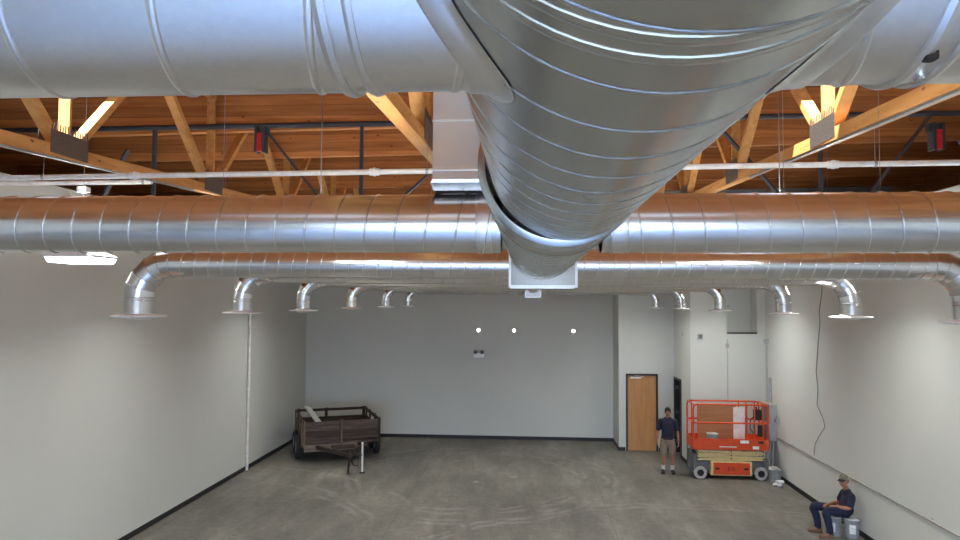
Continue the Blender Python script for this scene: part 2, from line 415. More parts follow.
# baseboards
def bb(name, a, lab): struct(name, BX(*a), 'black', lab)
bb('baseboard_left', (XL, XL + .015, YF, YB, 0, .11), 'black vinyl baseboard along the left wall')
bb('baseboard_right', (XR - .015, XR, YF, UY2, 0, .11), 'black vinyl baseboard along the right wall')
bb('baseboard_back', (XL, 2.83, YB - .015, YB, 0, .11), 'black vinyl baseboard along the far wall')
bm = BX(2.81, 3.03, UY1 - .015, UY1, 0, .11); box(bm, 4.06, UX + 0, UY1 - .015, UY1, 0, .11); box(bm, 2.815, 2.83, UY1, YB, 0, .11)
struct('baseboard_closet', bm, 'black', 'black vinyl baseboard beside the wooden door')
bm = BX(UX - .015, UX, UY2, 21.1, 0, .11)
struct('baseboard_side', bm, 'black', 'black vinyl baseboard by the open doorway')
bb('baseboard_utility', (UX, XR, UY2 - .015, UY2, 0, .11), 'black vinyl baseboard behind the orange lift')
# door 1: wooden, closed
d1 = bpy.data.objects.new('door_1', None); COL.objects.link(d1); d1.location = (3.545, UY1, 0); tag(d1, 'golden brown wooden door in a black frame', kind='structure')
bm = bmesh.new()
for a in ((-.495, -.44, -.03, .12, 0, 2.40), (.44, .495, -.03, .12, 0, 2.40), (-.44, .44, -.03, .12, 2.345, 2.40)): box(bm, *a)
link('door_frame', bm, 'black_frame', d1)
link('door_leaf', BX(-.437, .437, .01, .055, .01, 2.342, bev=.003), 'oak', d1)
bm = lathe(bmesh.new(), [(.0, 0), (.028, 0), (.028, .012), (.01, .014), (.01, .05), (0, .05)], n=16, mtx=Matrix.Translation((.375, .01, 1.0)) @ Matrix.Rotation(R(90), 4, 'X'))
box(bm, .27, .385, -.05, -.032, .99, 1.01, bev=.004)
link('door_handle', bm, 'chrome', d1, True, 40)
bm = BX(-.35, -.02, -.03, .01, 2.25, 2.31, bev=.006); bar(bm, (-.1, -.03, 2.30), (.05, -.09, 2.32), .02, .012); bar(bm, (.05, -.09, 2.32), (-.22, -.04, 2.345), .02, .012)
link('door_closer', bm, 'white', d1)
bm = bmesh.new()
for z in (.25, 1.2, 2.1): box(bm, -.445, -.432, -.01, .012, z, z + .1)
link('hinge', bm, 'chrome', d1)
# door 2: open doorway, black frame, leaf swung into the dark room
d2 = bpy.data.objects.new('door_2', None); COL.objects.link(d2); d2.location = (UX, 21.6, 0); tag(d2, 'open dark doorway with black frame beside the standing man', kind='structure')
bm = bmesh.new()
for a in ((-.03, .16, -.485, -.43, 0, 2.34), (-.03, .148, .43, .485, 0, 2.34), (-.03, .16, -.43, .43, 2.285, 2.34)): box(bm, *a)
link('door_frame', bm, 'black_frame', d2)
link('door_leaf', BX(.17, 1.02, .38, .425, .01, 2.28, bev=.003), 'oak', d2)
bm = bmesh.new()
for z in (.3, 1.2, 1.95): box(bm, .02, .12, .418, .431, z, z + .11)
link('hinge', bm, 'chrome', d2)
bm = BX(-.045, -.03, -.475, -.445, .98, 1.12, bev=.004); link('strike_plate', bm, 'grey_dark', d2)

# ------------------------------------------------------------------ roof members
def zr(x, y): return zc(x, y) + PB
for k, y in enumerate((11.2, 13.9, 16.6, 19.3, 21.8)):
    bm = bmesh.new(); vs = []
    for dz in (0, .695):
        for x, yy in ((-13, y - .065), (12, y - .065), (12, y + .065), (-13, y + .065)): vs.append(bm.verts.new((x, yy, zr(x, y) + dz)))
    for f in ((3, 2, 1, 0), (4, 5, 6, 7), (0, 1, 5, 4), (1, 2, 6, 5), (2, 3, 7, 6), (3, 0, 4, 7)): bm.faces.new([vs[i] for i in f])
    lab = {0: 'deep brown timber purlin nearest behind the big ducts, above the dark steel strut',
           1: 'brown timber purlin, second behind the big ducts',
           2: 'brown timber purlin, third behind the big ducts',
           3: 'brown timber purlin low behind the spiral duct, fourth back',
           4: 'farthest brown timber purlin just above the middle spiral duct'}[k]
    tag(link('roof_purlin', bm, 'purlin'), lab, 'roof beam', 'timber purlins under the deck')
def truss(x, y0, pan, lab):
    t = thing('roof_truss', lab, 'roof truss', (x, y0, zc(x, y0)), 0, 'timber trusses along the hall')
    def Z_(y): return zc(x, y + y0) - zc(x, y0)
    a, b = YF + .1 - y0, YB - .05 - y0
    link('bottom_chord', bar(bmesh.new(), (0, a, Z_(a) + .07), (0, b, Z_(b) + .07), .14, .14, (1, 0, 0)), 'fir', t)
    link('top_chord', bar(bmesh.new(), (0, a, Z_(a) + TH - .075), (0, b, Z_(b) + TH - .075), .10, .14, (1, 0, 0)), 'fir', t)
    if x != -1.15: link('strap', bar(bmesh.new(), (.035 * (1 if x < 0 else -1), a, Z_(a) - .014), (.035 * (1 if x < 0 else -1), 10.4 - y0, Z_(10.4 - y0) - .014), .05, .022, (1, 0, 0)), 'strap', t)
    for k in range(-5, 5):
        yj = k * pan
        if yj < a + .2 or yj > b - .2: continue
        zb = Z_(yj) + .10; zt = Z_(yj) + TH - .10
        link('web', bar(bmesh.new(), (0, yj, zb), (0, yj, zt), .135, .038, (1, 0, 0)), 'fir', t)
        for s in (-1, 1):
            ye = yj + s * 1.68
            if ye > b or ye < a: continue
            link('web', bar(bmesh.new(), (0, yj + s * .08, zb), (0, ye, Z_(ye) + TH - .10), .135, .085, (1, 0, 0)), 'fir', t)
        bm = bmesh.new()
        for sx in (-1, 1):
            box(bm, sx * .0735 - .0025, sx * .0735 + .0025, yj - .32, yj + .32, Z_(yj) + .02, Z_(yj) + .28)
            for q in range(15):      # punched teeth ends standing above the plate edge
                yy = yj - .31 + q * .043
                box(bm, sx * .0735 - .0025, sx * .0735 + .0025, yy, yy + .018, Z_(yj) + .28, Z_(yj) + .28 + .05 + .04 * abs(math.sin(q * 2.3)))
        link('gusset_plate', bm, 'plate', t)
        for s in (-1, 1):
            yy = yj + s * 1.72
            if a < yy < b: link('gusset_plate', (lambda m: (box(m, .069, .0735, yy - .18, yy + .18, Z_(yy) + TH - .2, Z_(yy) + TH - .02), box(m, -.0735, -.069, yy - .18, yy + .18, Z_(yy) + TH - .2, Z_(yy) + TH - .02))[0])(bmesh.new()), 'plate', t)
    return t
truss(-5.3, 7.45, 3.6, 'timber roof truss on the left with a lit web joint and toothed plate')
truss(-1.15, 7.3, 3.3, 'timber roof truss beside the square riser duct, mostly behind the trunk duct')
truss(3.3, 7.8, 3.4, 'timber roof truss on the right with steel strap under its chord')

# dark steel strut frame under the deck with posts, braces and red brackets
SY = 11.0
SO = Uy(529, 124, SY)
st = thing('steel_strut_frame', 'dark grey steel strut with posts and braces across the roof timbers', 'steel frame', (0, SY, SO.z))
def sp(px, py): p = Uy(px, py, SY); return (p.x, 0, p.z - SO.z)
sa, sb = Vector(sp(90, 129)), Vector(sp(960, 113)); sl = (sb.z - sa.z) / (sb.x - sa.x)
def sz(x): return sa.z + sl * (x - sa.x)
link('strut', tube(bmesh.new(), [(-12.9, 0, sz(-12.9)), (11.9, 0, sz(11.9))], .045, 12), 'dark_steel', st, True, 40)
for px in (155, 362, 620, 820):
    x = sp(px, 130)[0]
    link('post', bar(bmesh.new(), (x, 0, sz(x)), (x, 0, sp(px, 202)[2]), .055, .055), 'dark_steel', st)
for a, b in (((266, 130), (318, 196)), ((438, 166), (400, 200)), ((128, 150), (102, 200)), ((930, 116), (868, 196)), ((722, 130), (780, 196)), ((960, 140), (992, 190))):
    link('brace', bar(bmesh.new(), sp(*a), sp(*b), .10, .03, (0, 1, 0)), 'dark_steel', st)
for px, py in ((262, 143), (935, 140)):
    bm = bmesh.new(); x, _, z = sp(px, py)
    box(bm, x - .04, x + .04, -.13, -.06, z - .16, z + .14, bev=.006)
    link('bracket', bm, 'red', st); bm = bmesh.new()
    box(bm, x - .085, x - .045, -.12, .05, z - .17, z + .25); box(bm, x + .045, x + .085, -.12, .05, z - .17, z + .25); box(bm, x - .11, x + .11, -.055, .055, z + .12, z + .25)
    link('saddle', bm, 'dark_steel', st)

# ------------------------------------------------------------------ pipes
PY = 7.0
qa, qb = Uy(0, 178, PY), Uy(960, 162.5, PY)
sprk = thing('sprinkler_pipe', 'long white pipe crossing the hall under the trusses', 'pipe', (0, PY, 6.0))
def pzx(x): return qa.z + (x - qa.x) / (qb.x - qa.x) * (qb.z - qa.z) - 6.0
link('pipe_run', tube(bmesh.new(), [(XL + .01, 0, pzx(XL)), (XR - .01, 0, pzx(XR))], .028, 14), 'pipe_white', sprk, True, 40)
for x in (-4.18, -1.6, 3.0, 5.2):
    bm = bmesh.new(); tube(bm, [(x - .05, 0, pzx(x)), (x + .05, 0, pzx(x))], .038, 14); tube(bm, [(x - .012, 0, pzx(x)), (x + .012, 0, pzx(x))], .046, 14)
    link('coupling', bm, 'white', sprk, True, 40)
for x in (-5.3, -1.15, 3.3):
    bm = bmesh.new(); tube(bm, [(x + .1, 0, pzx(x)), (x + .1, 0, zc(x, PY) + .1 - 6.0)], .003, 8); band(bm, (x + .1, 0, pzx(x)), (1, 0, 0), .028, .03, .004, 16); link('pipe_hanger', bm, 'strap', sprk)
lo = thing('branch_pipe', 'cream pipe on the left just above the middle duct, below the white pipe', 'pipe', (0, 9.3, 0))
la, lb = Uy(-20, 184, 9.3), Uy(152, 182, 9.3)
link('pipe_run', tube(bmesh.new(), [(la.x, 0, la.z), (lb.x, 0, lb.z)], .032, 12), 'pipe_white', lo, True, 40)
bm = tube(bmesh.new(), [(lb.x - .12, 0, lb.z), (lb.x - .12, 0, zc(-5.3, 9.3) + .05)], .006, 8); band(bm, (lb.x - .12, 0, lb.z), (1, 0, 0), .031, .03, .004, 16)
link('pipe_hanger', bm, 'strap', lo)

# ------------------------------------------------------------------ ducts
TX, TZ = .119, EYE + .418
tr = thing('trunk_duct', 'large galvanised spiral trunk duct running away overhead in the middle', 'duct', (TX, 0, TZ))
bm = spiral(bmesh.new(), (0, -5.5, 0), (0, 2.06, 0), .234, hand=1, n=72, ridge=.0014, wid=.0065, phase=1.1)
link('spiral_barrel', bm, 'galv_trunk', tr, True, 60)
bm = bmesh.new(); prev = None
for y, r in ((2.04, .232), (2.045, .250), (2.05, .254), (2.07, .254), (2.075, .250), (2.42, .250), (2.425, .255), (2.445, .255), (2.45, .250)):
    ring = [bm.verts.new((-.02 + r * math.cos(2 * PI * k / 72), y, r * math.sin(2 * PI * k / 72))) for k in range(72)]
    if prev:
        for k in range(72): bm.faces.new((prev[k], prev[(k + 1) % 72], ring[(k + 1) % 72], ring[k]))
    prev = ring
link('coupling_sleeve', bm, 'galv_trunk', tr, True, 50)
bm = spiral(bmesh.new(), (-.02, 2.44, 0), (-.02, 4.88, 0), .250, hand=1, n=72, ridge=.002, wid=.010)
link('spiral_barrel', bm, 'galv_trunk', tr, True, 60)
# joint bands on the near barrel
bm = bmesh.new()
for y in (.485, .525): band(bm, (0, y, 0), (0, 1, 0), .234, .016, .0013, 72)
link('joint_band', bm, 'galv_trunk', tr, True, 50)
def plenum(par, x, y0, y1, h, zoff=0):
    bm = bmesh.new(); t = .012
    box(bm, x - h, x + h, y0, y1, zoff - h, zoff + h, bev=.004)
    link('plenum_box', bm, 'galv_rect', par)
    e = .014
    for ya, yb in ((y0 - .02, y0 + .015), (y1 - .015, y1 + .012)):
        bm = bmesh.new(); vs = []
        for y in (ya, yb):
            for k in (e, -.003):
                vs.append([bm.verts.new((x + p * (h + k), y, zoff + q * (h + k))) for p, q in ((-1, -1), (1, -1), (1, 1), (-1, 1))])
        for i, j in ((0, 1), (2, 3), (0, 2), (1, 3)):
            for k in range(4): bm.faces.new((vs[i][k], vs[i][(k + 1) % 4], vs[j][(k + 1) % 4], vs[j][k]))
        link('flange', bm, 'seam', par)
plenum(tr, -.02, 4.9, 5.25, .228, -.066)
tr2 = thing('trunk_duct', 'smaller far trunk duct, its square box just showing beneath the branch ducts', 'duct', (.09, 5.3, EYE + .37))
link('spiral_barrel', spiral(bmesh.new(), (0, 0, 0), (0, 9.5, 0), .15, n=40, hand=1), 'galv', tr2, True, 60)
plenum(tr2, .0, 9.55, 9.9, .16, -.085)
link('spiral_barrel', spiral(bmesh.new(), (0, 9.95, 0), (0, 16.8, 0), .11, n=32, hand=1), 'galv', tr2, True, 60)

# near cross duct A
AY, AZ, AR = .75, EYE + .38, .14
cr = thing('cross_duct', 'nearest large galvanised duct crossing the top of the view', 'duct', (0, AY, AZ))
for s in (-1, 1):
    x0 = TX + s * .17; x1 = -3.2 if s < 0 else 3.2
    seg = [(-.245 if s < 0 else .40, x0)] ; 
    link('spiral_barrel', spiral(bmesh.new(), (x0, 0, 0), (x1, 0, 0), AR, n=72, pitch=.158, ridge=.0020, wid=.011, hand=-s, phase=3.6 if s < 0 else .4), 'galv_near', cr, True, 60)
    link('elbow', tube(bmesh.new(), [(x1, 0, 0), (x1 + s * .2, 0, .02), (x1 + s * .38, 0, .12), (x1 + s * .48, 0, .3), (x1 + s * .5, 0, .6)], AR, 40), 'galv_near', cr, True, 40)
    # joint sleeve band
    bm = bmesh.new(); xj = -.205 if s < 0 else .39
    band(bm, (xj, 0, 0), (1, 0, 0), AR, .012, .006, 72); band(bm, (xj + .028, 0, 0), (1, 0, 0), AR, .009, .005, 72)
    link('joint_band', bm, 'seam', cr, True, 50)
    # saddle tap where the duct meets the trunk: trumpet flange that follows the trunk barrel
    bm = bmesh.new(); n = 72; prev = None
    for off, dr in ((-.030, .0), (-.028, .003), (-.008, .004), (.002, .008), (.001, .014)):
        ring = []
        for k in range(n):
            a = 2 * PI * k / n; yy = (AR + dr) * math.cos(a); zz = (AR + dr) * math.sin(a)
            h = zz + AZ - TZ; xs = math.sqrt(max(1e-6, (.236) ** 2 - min(abs(h), .2355) ** 2))
            ring.append(bm.verts.new((TX + s * (xs - off), yy, zz)))
        if prev:
            for k in range(n): bm.faces.new((prev[k], prev[(k + 1) % n], ring[(k + 1) % n], ring[k]))
        prev = ring
    link('saddle_flange', bm, 'seam', cr, True, 50)
for x, y, z in ((.252, -.010, -.1425), (.405, -.012, -.1425)):
    bm = lathe(bmesh.new(), [(0, -.006), (.0045, -.005), (.006, -.001), (.006, 0.002), (0, .002)], (0, 0, 0), 10, Matrix.Translation((x, y, z)) @ Matrix.Rotation(R(-20), 4, 'X'))
    link('screw', bm, 'chrome', cr, True, 40)
bm = box(bmesh.new(), .388, .401, -.056, -.042, -.139, -.129, bev=.003); link('clamp', bm, 'rust', cr)

# branch B straight cross duct
BY, BZ, BR = 3.15, EYE + .363, .134
bd = thing('cross_duct', 'middle galvanised spiral duct crossing the whole view, second from the viewer', 'duct', (0, BY, BZ))
for s in (-1, 1):
    link('spiral_barrel', spiral(bmesh.new(), (TX - .02 + s * .225, 0, 0), (s * 4.6, 0, 0), BR, n=56, hand=-s, ridge=.0045, wid=.010, phase=.8), 'galv', bd, True, 60)
    bm = bmesh.new(); band(bm, (TX - .02 + s * .30, 0, 0), (1, 0, 0), BR, .07, .003, 56)
    link('joint_band', bm, 'seam', bd, True, 50)
    link('elbow', tube(bmesh.new(), round_pts([(s * 4.6, 0, 0), (s * 4.95, 0, 0), (s * 4.95, 0, -.45)], .3, 5), BR, 40), 'galv', bd, True, 40)
# riser R over B
rx0, rx1 = -.445, -.165
rs = thing('riser_duct', 'rectangular brown-reflecting sheet metal riser standing on the middle duct, left of the trunk', 'duct', (-.287, BY, EYE + .50))
bm = bmesh.new()
prof = [(.145, .0, .10), (.142, -.0, .10), (.15, .03, .135), (.14, .045, .14), (.14, .30, .14), (.14, .6, .14), (.14, 2.6, .14)]
prev = None
for hx, z, hy in prof:
    ring = [bm.verts.new((a * hx, b * hy, z + .0)) for a, b in ((-1, -1), (1, -1), (1, 1), (-1, 1))]
    if prev:
        for k in range(4): bm.faces.new((prev[k], prev[(k + 1) % 4], ring[(k + 1) % 4], ring[k]))
    else: bm.faces.new(ring)
    prev = ring
link('sheet_casing', bm, 'galv_rect', rs)
bm = bmesh.new()
for z in (.085, .307):
    for a in ((-.1435, .1435, -.1435, -.139), (-.1435, .1435, .139, .1435), (-.1435, -.139, -.14, .14), (.139, .1435, -.14, .14)): box(bm, a[0], a[1], a[2], a[3], z - .0035, z + .0035)
link('slip_joint', bm, 'seam', rs)

# branch ducts with elbows and ceiling diffusers
def elbow(bm, c, s, rad, R_, gores=5, n=32):
    """gored elbow from horizontal (towards +-x) to vertical down; c = start, each gore ring a mitre with a standing seam"""
    c = Vector(c); rings = []
    for i in range(gores + 1):
        a = (PI / 2) * i / gores
        p = c + Vector((s * R_ * math.sin(a), 0, -R_ * (1 - math.cos(a))))
        d = Vector((s * math.cos(a), 0, -math.sin(a))); u = Vector((s * math.sin(a), 0, math.cos(a)))
        for off, k_ in ((-.006, 1), (-.003, 1.035), (.003, 1.035), (.006, 1)):
            rings.append([bm.verts.new(p + d * off + (Vector((0, 1, 0)) * math.cos(t) + u * math.sin(t)) * rad * k_) for t in [2 * PI * j / n for j in range(n)]])
    for a, b in zip(rings, rings[1:]):
        for k in range(n): bm.faces.new((a[k], a[(k + 1) % n], b[(k + 1) % n], b[k]))
    return bm
def branch(y, xl, xr, z, r, fr, lab, zf=4.45):
    t = thing('branch_duct', lab, 'duct', (0, y, z), 0, 'branch ducts with round diffusers')
    Re = .34; n = 40 if y < 8 else 28
    tr_ = .148 if y < 14.8 else .108
    link('spiral_barrel', spiral(bmesh.new(), (xl + Re, 0, 0), (.09 - tr_, 0, 0), r, n=n, hand=1, ridge=.0045, wid=.012), 'galv', t, True, 60)
    link('spiral_barrel', spiral(bmesh.new(), (.09 + tr_, 0, 0), (xr - Re, 0, 0), r, n=n, hand=1, ridge=.0045, wid=.012), 'galv', t, True, 60)
    for x, s in ((xl, -1), (xr, 1)):
        link('elbow', elbow(bmesh.new(), (x - s * Re, 0, 0), s, r * 1.01, Re), 'galv', t, True, 25)
        zz = zf - z
        bm = bmesh.new(); tube(bm, [(x, 0, -Re), (x, 0, zz + .015)], r, n, cap=False); band(bm, (x, 0, -Re - .03), (0, 0, 1), r, .012, .004, n)
        link('drop_collar', bm, 'galv', t, True, 50)
        bm = lathe(bmesh.new(), [(r * .98, .03), (r * 1.05, .012), (fr * .8, .012), (fr, .006), (fr, -.004), (fr * .96, -.008), (fr * .72, -.016), (fr * .62, -.004), (0.001, -.004)], (x, 0, zz), 40)
        df = link('diffuser', bm, 'white', t, True, 40)
        link('diffuser_plaque', lathe(bmesh.new(), [(.001, .0), (fr * .42, -.004), (fr * .44, -.010), (.001, -.012)], (x, 0, zz - .022), 32), 'white', df, True, 40)
    return t
names = ['nearest', 'second', 'third', 'fourth', 'fifth', 'farthest']
for i, (y, xl, xr, r, fr) in enumerate(((6.5, -3.80, 3.95, .137, .255), (8.8, -3.74, 3.95, .128, .245), (11.5, -3.82, 4.11, .12, .235), (14.7, -3.82, 3.97, .115, .23), (18.3, -3.82, 3.95, .115, .23), (21.7, -3.82, 3.93, .115, .23))):
    branch(y, xl, xr, EYE + .367, r, fr, f'{names[i]} of the galvanised branch ducts with a downturned elbow and round diffuser at each end', 4.45 + (.0 if i < 3 else .02))

# hanger wires of the ducts
def wire(x, y, z0, lab, n='hanger_wire'):
    o = link(n, tube(bmesh.new(), [(0, 0, 0), (0, 0, zc(x, y) + TH + .01 - z0)], .0013, 6), 'strap'); o.location = (x, y, z0); tag(o, lab, 'wire', 'duct hanger wires')
wire(-1.445, BY, BZ + BR, 'thin wire rising from the middle duct left of the riser duct')
wire(1.55, BY, BZ + BR, 'thin wire rising from the middle duct, farthest right')
wire(1.135, BY, BZ + BR, 'thin wire rising from the middle duct just right of the trunk')

# ------------------------------------------------------------------ light fixtures
def fixture():
    t = thing('high_bay_light', 'x', 'light fixture', (0, 0, 0), 0, 'suspended high bay lights')
    def trough(levels):
        bm = bmesh.new(); prev = None
        for hx, hy, z in levels:
            ring = [bm.verts.new((a * hx, b * hy, z)) for a, b in ((-1, -1), (1, -1), (1, 1), (-1, 1))]
            if prev:
                for k in range(4): bm.faces.new((prev[k], prev[(k + 1) % 4], ring[(k + 1) % 4], ring[k]))
            else: bm.faces.new(ring)
            prev = ring
        bm.faces.new(prev); return bm
    link('lens', trough([(.25, .21, 0), (.27, .23, .006), (.285, .245, .05), (.29, .25, .058)]), 'lens', t)
    link('housing', trough([(.295, .255, .0585), (.30, .26, .085), (.24, .20, .12), (.2, .16, .15)]), 'white', t)
    for s in (-1, 1): link('added_uplight', BX(s * .11 - .04, s * .11 + .04, -.14, .14, .150, .158), 'upfill', t)  # glowing slabs added to light the roof timber from below
    link('driver_box', tube(BX(-.06, .06, -.05, .05, .86, .93, bev=.008), [(0, 0, .15), (0, 0, .86)], .010, 8), 'white', t)
    l = bpy.data.lights.new('lamp', 'AREA'); l.shape = 'RECTANGLE'; l.size = .48; l.size_y = .40; l.energy = LAMP_WATTS; l.color = (1, .98, .94); l.spread = R(142)
    lo_ = bpy.data.objects.new('lamp', l); COL.objects.link(lo_); lo_.location = (0, 0, -.004); lo_.parent = t
    return t
fx = fixture(); first = True      # rows repeat down the hall; most are masked by the ducts
for col, (x, side) in enumerate(((-5.42, 'left'), (5.0, 'right'), (-1.7, 'left centre'), (1.95, 'right centre'))):  # centre columns are unseen lights added to brighten the floor and walls
    for row, y in enumerate((-4.5, 1.6, 8.0, 11.9, 18.0)):
        if col > 1 and row == 0: continue
        if col > 1 and row == 2: y = 5.5
        if col > 1 and row == 1: y = -.8
        if col == 3 and row == 4: x, y = 2.6, 19.75
        if side == 'right' and row == 2: y = 7.3
        o = fx if first else copy_tree(fx); first = False
        o.location = (x, y, 5.05)
        if col > 1:
            for ch in [c for c in o.children if c.name.startswith('driver_box')]: bpy.data.objects.remove(ch)
        link('suspension_cable', tube(bmesh.new(), [(0, 0, .92 if col < 2 else .15), (0, 0, zc(x, y) + TH + .01 - 5.05)], .004, 6), 'strap', o)
        if (side, row) == ('left', 2): o['label'] = 'glowing white high bay light under the middle duct at the left edge'
        elif (side, row) == ('right', 2): o['label'] = 'high bay light just beyond the right edge beside the nearest branch elbow'
        else: o['label'] = f'high bay light on the {side} side, ' + ['well behind the viewer', 'just ahead of the viewer', '', 'hidden behind the second branch duct', 'hidden behind the farther branch ducts'][row]
# small lit lamps and the emergency light on the far wall
def bw(px, py): return ((px - 529) / 690 * YB, EYE + (303 - py) / 690 * YB)
for px, lab in ((479, 'leftmost of three small bright lamps on the far wall, above the emergency light'), (514.5, 'middle one of three small bright lamps on the far wall'), (573, 'rightmost of three small bright lamps on the far wall')):
    x, z = bw(px, 330.5)
    t = thing('wall_lamp', lab, 'wall lamp', (x, YB, z), 0, 'small bright lamps on the far wall')
    rot = Matrix.Rotation(R(90), 4, 'X')
    link('lamp_housing', lathe(bmesh.new(), [(.001, 0), (.075, 0), (.075, .03), (.06, .045), (.05, .045)], n=20, mtx=rot), 'white', t, True, 40)
    link('lamp_glass', lathe(bmesh.new(), [(.05, .042), (.046, .055), (.03, .064), (.001, .068)], n=20, mtx=rot), 'spot', t, True, 60)
x, z = bw(479.5, 353.5)
t = thing('emergency_light', 'grey twin-headed emergency light on the far wall', 'emergency light', (x, YB, z))
link('case', BX(-.17, .17, -.07, 0, -.14, .03, bev=.012), 'white', t)
for s in (-1, 1):
    bm = lathe(bmesh.new(), [(.001, -.02), (.04, -.02), (.07, .06), (.07, .075), (.001, .07)], n=18, mtx=Matrix.Translation((s * .11, -.07, .06)) @ Matrix.Rotation(R(100), 4, 'X'))
    link('lamp_head', bm, 'grey_dark', t, True, 40)

# ------------------------------------------------------------------ wall fittings
o = thing('downpipe', 'white vertical pipe on the left wall below the second branch duct', 'pipe', (XL + .045, 18.55, 0))
link('pipe_run', tube(bmesh.new(), [(0, 0, .0), (0, 0, 6.45)], .038, 14), 'pipe_white', o, True, 40)
for z in (.4, 2.2, 4.0, 5.8): link('pipe_strap', box(band(bmesh.new(), (0, 0, z), (0, 0, 1), .038, .03, .004, 16), -.04, .0, -.07, .07, z - .012, z + .012), 'white', o)
# horizontal conduit along the right wall
o = thing('wall_conduit', 'grey conduit running level along the right wall behind the seated man', 'conduit', (XR - .03, 10, 1.07))
link('conduit_run', tube(bmesh.new(), [(0, -19, 0), (0, 9.08, 0)], .018, 10), 'conduit', o, True, 40)
for y in (-4, -1, 2, 5, 8): link('conduit_strap', (lambda m: (band(m, (0, y, 0), (0, 1, 0), .018, .03, .003, 12), box(m, .018, .03, y - .012, y + .012, -.05, .05))[1])(bmesh.new()), 'conduit', o)
o = thing('wall_conduit', 'grey vertical conduit in the corner right of the orange lift', 'conduit', (XR - .05, 19.72, 0))
link('conduit_run', tube(bmesh.new(), [(0, 0, 1.7), (0, 0, 3.55)], .02, 10), 'conduit', o, True, 40)
link('conduit_run', tube(bmesh.new(), [(0, -.25, 1.7), (0, -.25, 2.6)], .035, 10), 'conduit', o, True, 40)
link('pull_box', BX(-.05, .05, -.05, .05, 3.52, 3.64, bev=.005), 'grey_box', o)
o = thing('wall_conduit', 'thin grey vertical conduit on the wall above the orange lift', 'conduit', (5.575, UY2 - .02, 0))
link('conduit_run', tube(bmesh.new(), [(0, 0, .11), (0, 0, 3.62)], .014, 8), 'conduit', o, True, 40)
link('pull_box', BX(-.04, .04, -.03, .02, 3.38, 3.5, bev=.005), 'grey_box', o)
for (a, lab) in (((4.826, UY2, 3.69), 'small grey square outlet box high on the wall above the lift'),):
    t = thing('outlet_box', lab, 'outlet', a)
    link('box_body', BX(-.07, .07, -.04, 0, -.07, .07, bev=.006), 'grey_box', t); link('cover_plate', BX(-.05, .05, -.05, -.04, -.05, .05, bev=.003), 'grey_dark', t)
t = thing('outlet_box', 'tiny switch plate high on the narrow wall over the open doorway', 'outlet', (UX, 20.9, 3.7))
link('box_body', BX(-.012, 0, -.04, .04, -.06, .06, bev=.003), 'grey_box', t)
t = thing('roof_bolt', 'tiny dark bolt inside the tall wall recess', 'bolt', (5.76, UY2 + .5, 4.55))
link('bolt_head', lathe(bmesh.new(), [(.001, 0), (.035, 0), (.035, .015), (.001, .02)], n=12, mtx=Matrix.Rotation(R(90), 4, 'X')), 'grey_box', t, True, 40)
# electrical cabinet on the right wall
t = thing('electrical_panel', 'grey electrical cabinet on the right wall beside the orange lift', 'electrical panel', (XR, 19.12, .95))
link('cabinet', BX(-.19, -.005, -.0, .62, 0, .97, bev=.008), 'grey_box', t)
dr_ = link('cabinet_door', BX(-.212, -.192, .02, .60, .02, .95, bev=.004), 'grey_dark', t)
link('latch', BX(-.23, -.212, .06, .10, .45, .55, bev=.003), 'chrome', dr_)
bm = bmesh.new()
for dy, r_ in ((.10, .028), (.30, .022), (.5, .022)): tube(bm, [(-.07, dy, 0), (-.07, dy, -.94)], r_, 10)
link('feed_conduit', bm, 'conduit', t, True, 40)
t = thing('disconnect_switch', 'small dark disconnect switch box on the right wall beside the cabinet', 'switch', (XR, 18.95, 1.52))
link('switch_body', BX(-.09, 0, -.06, .06, -.09, .09, bev=.008), 'grey_box', t); link('switch_lever', BX(-.13, -.09, -.015, .015, -.03, .05, bev=.004), 'grey_dark', t)
# loose cable hanging on the right wall
pts = []
for (px, py) in ((822, 284), (822, 292), (819, 312), (820, 322), (818, 345), (817, 360), (816, 372), (818, 390), (817, 405), (823, 418), (825, 427), (819, 436), (815, 444), (814, 455)):
    d = CR @ Vector(((px - 480) / 690, (270 - py) / 690, -1)); k = (XR - .015) / d.x; pts.append(Vector((XR - .015, d.y * k, EYE + d.z * k)))
o = link('hanging_cable', tube(bmesh.new(), round_pts(pts, .05, 3), .008, 6), 'cable', None, True); tag(o, 'thin wavy loose cable hanging down the right wall', 'cable')

# ------------------------------------------------------------------ scissor lift
L = thing('scissor_lift', 'orange and cream scissor lift parked at the far right by the wall', 'scissor lift', (5.31, 19.13, 0))
def text(name, s, size, loc, mat, parent, rot=(R(90), 0, 0), ext=.002):
    cu = bpy.data.curves.new(name, 'FONT'); cu.body = s; cu.size = size; cu.extrude = ext; cu.align_x = 'CENTER'; cu.align_y = 'CENTER'
    o = bpy.data.objects.new(name, cu); COL.objects.link(o)
    dg = bpy.context.evaluated_depsgraph_get(); me = bpy.data.meshes.new_from_object(o.evaluated_get(dg))
    bpy.data.objects.remove(o); o = bpy.data.objects.new(name, me); COL.objects.link(o)
    me.materials.clear(); me.materials.append(M[mat]); o.location = loc; o.rotation_euler = rot; o.parent = parent
    return o
link('chassis', (lambda m: (box(m, -.92, .92, -.25, .25, .15, .45, bev=.02), box(m, -.96, -.88, -.34, .34, .22, .66, bev=.01), box(m, .86, .95, -.34, .34, .2, .55, bev=.01))[2])(bmesh.new()), 'grey_dark', L)
link('battery_tray', BX(-.52, .54, -.372, .372, .10, .47, bev=.02), 'cream', L)
link('tray_panel', BX(-.46, .48, -.388, -.376, .13, .44, bev=.003), 'orange', L)
text('lettering', 'JLG', .12, (.0, -.391, .285), 'black', L)
for a in (-.36, .38): link('reflector', BX(a - .05, a + .05, -.394, -.388, .26, .31), 'black', L)
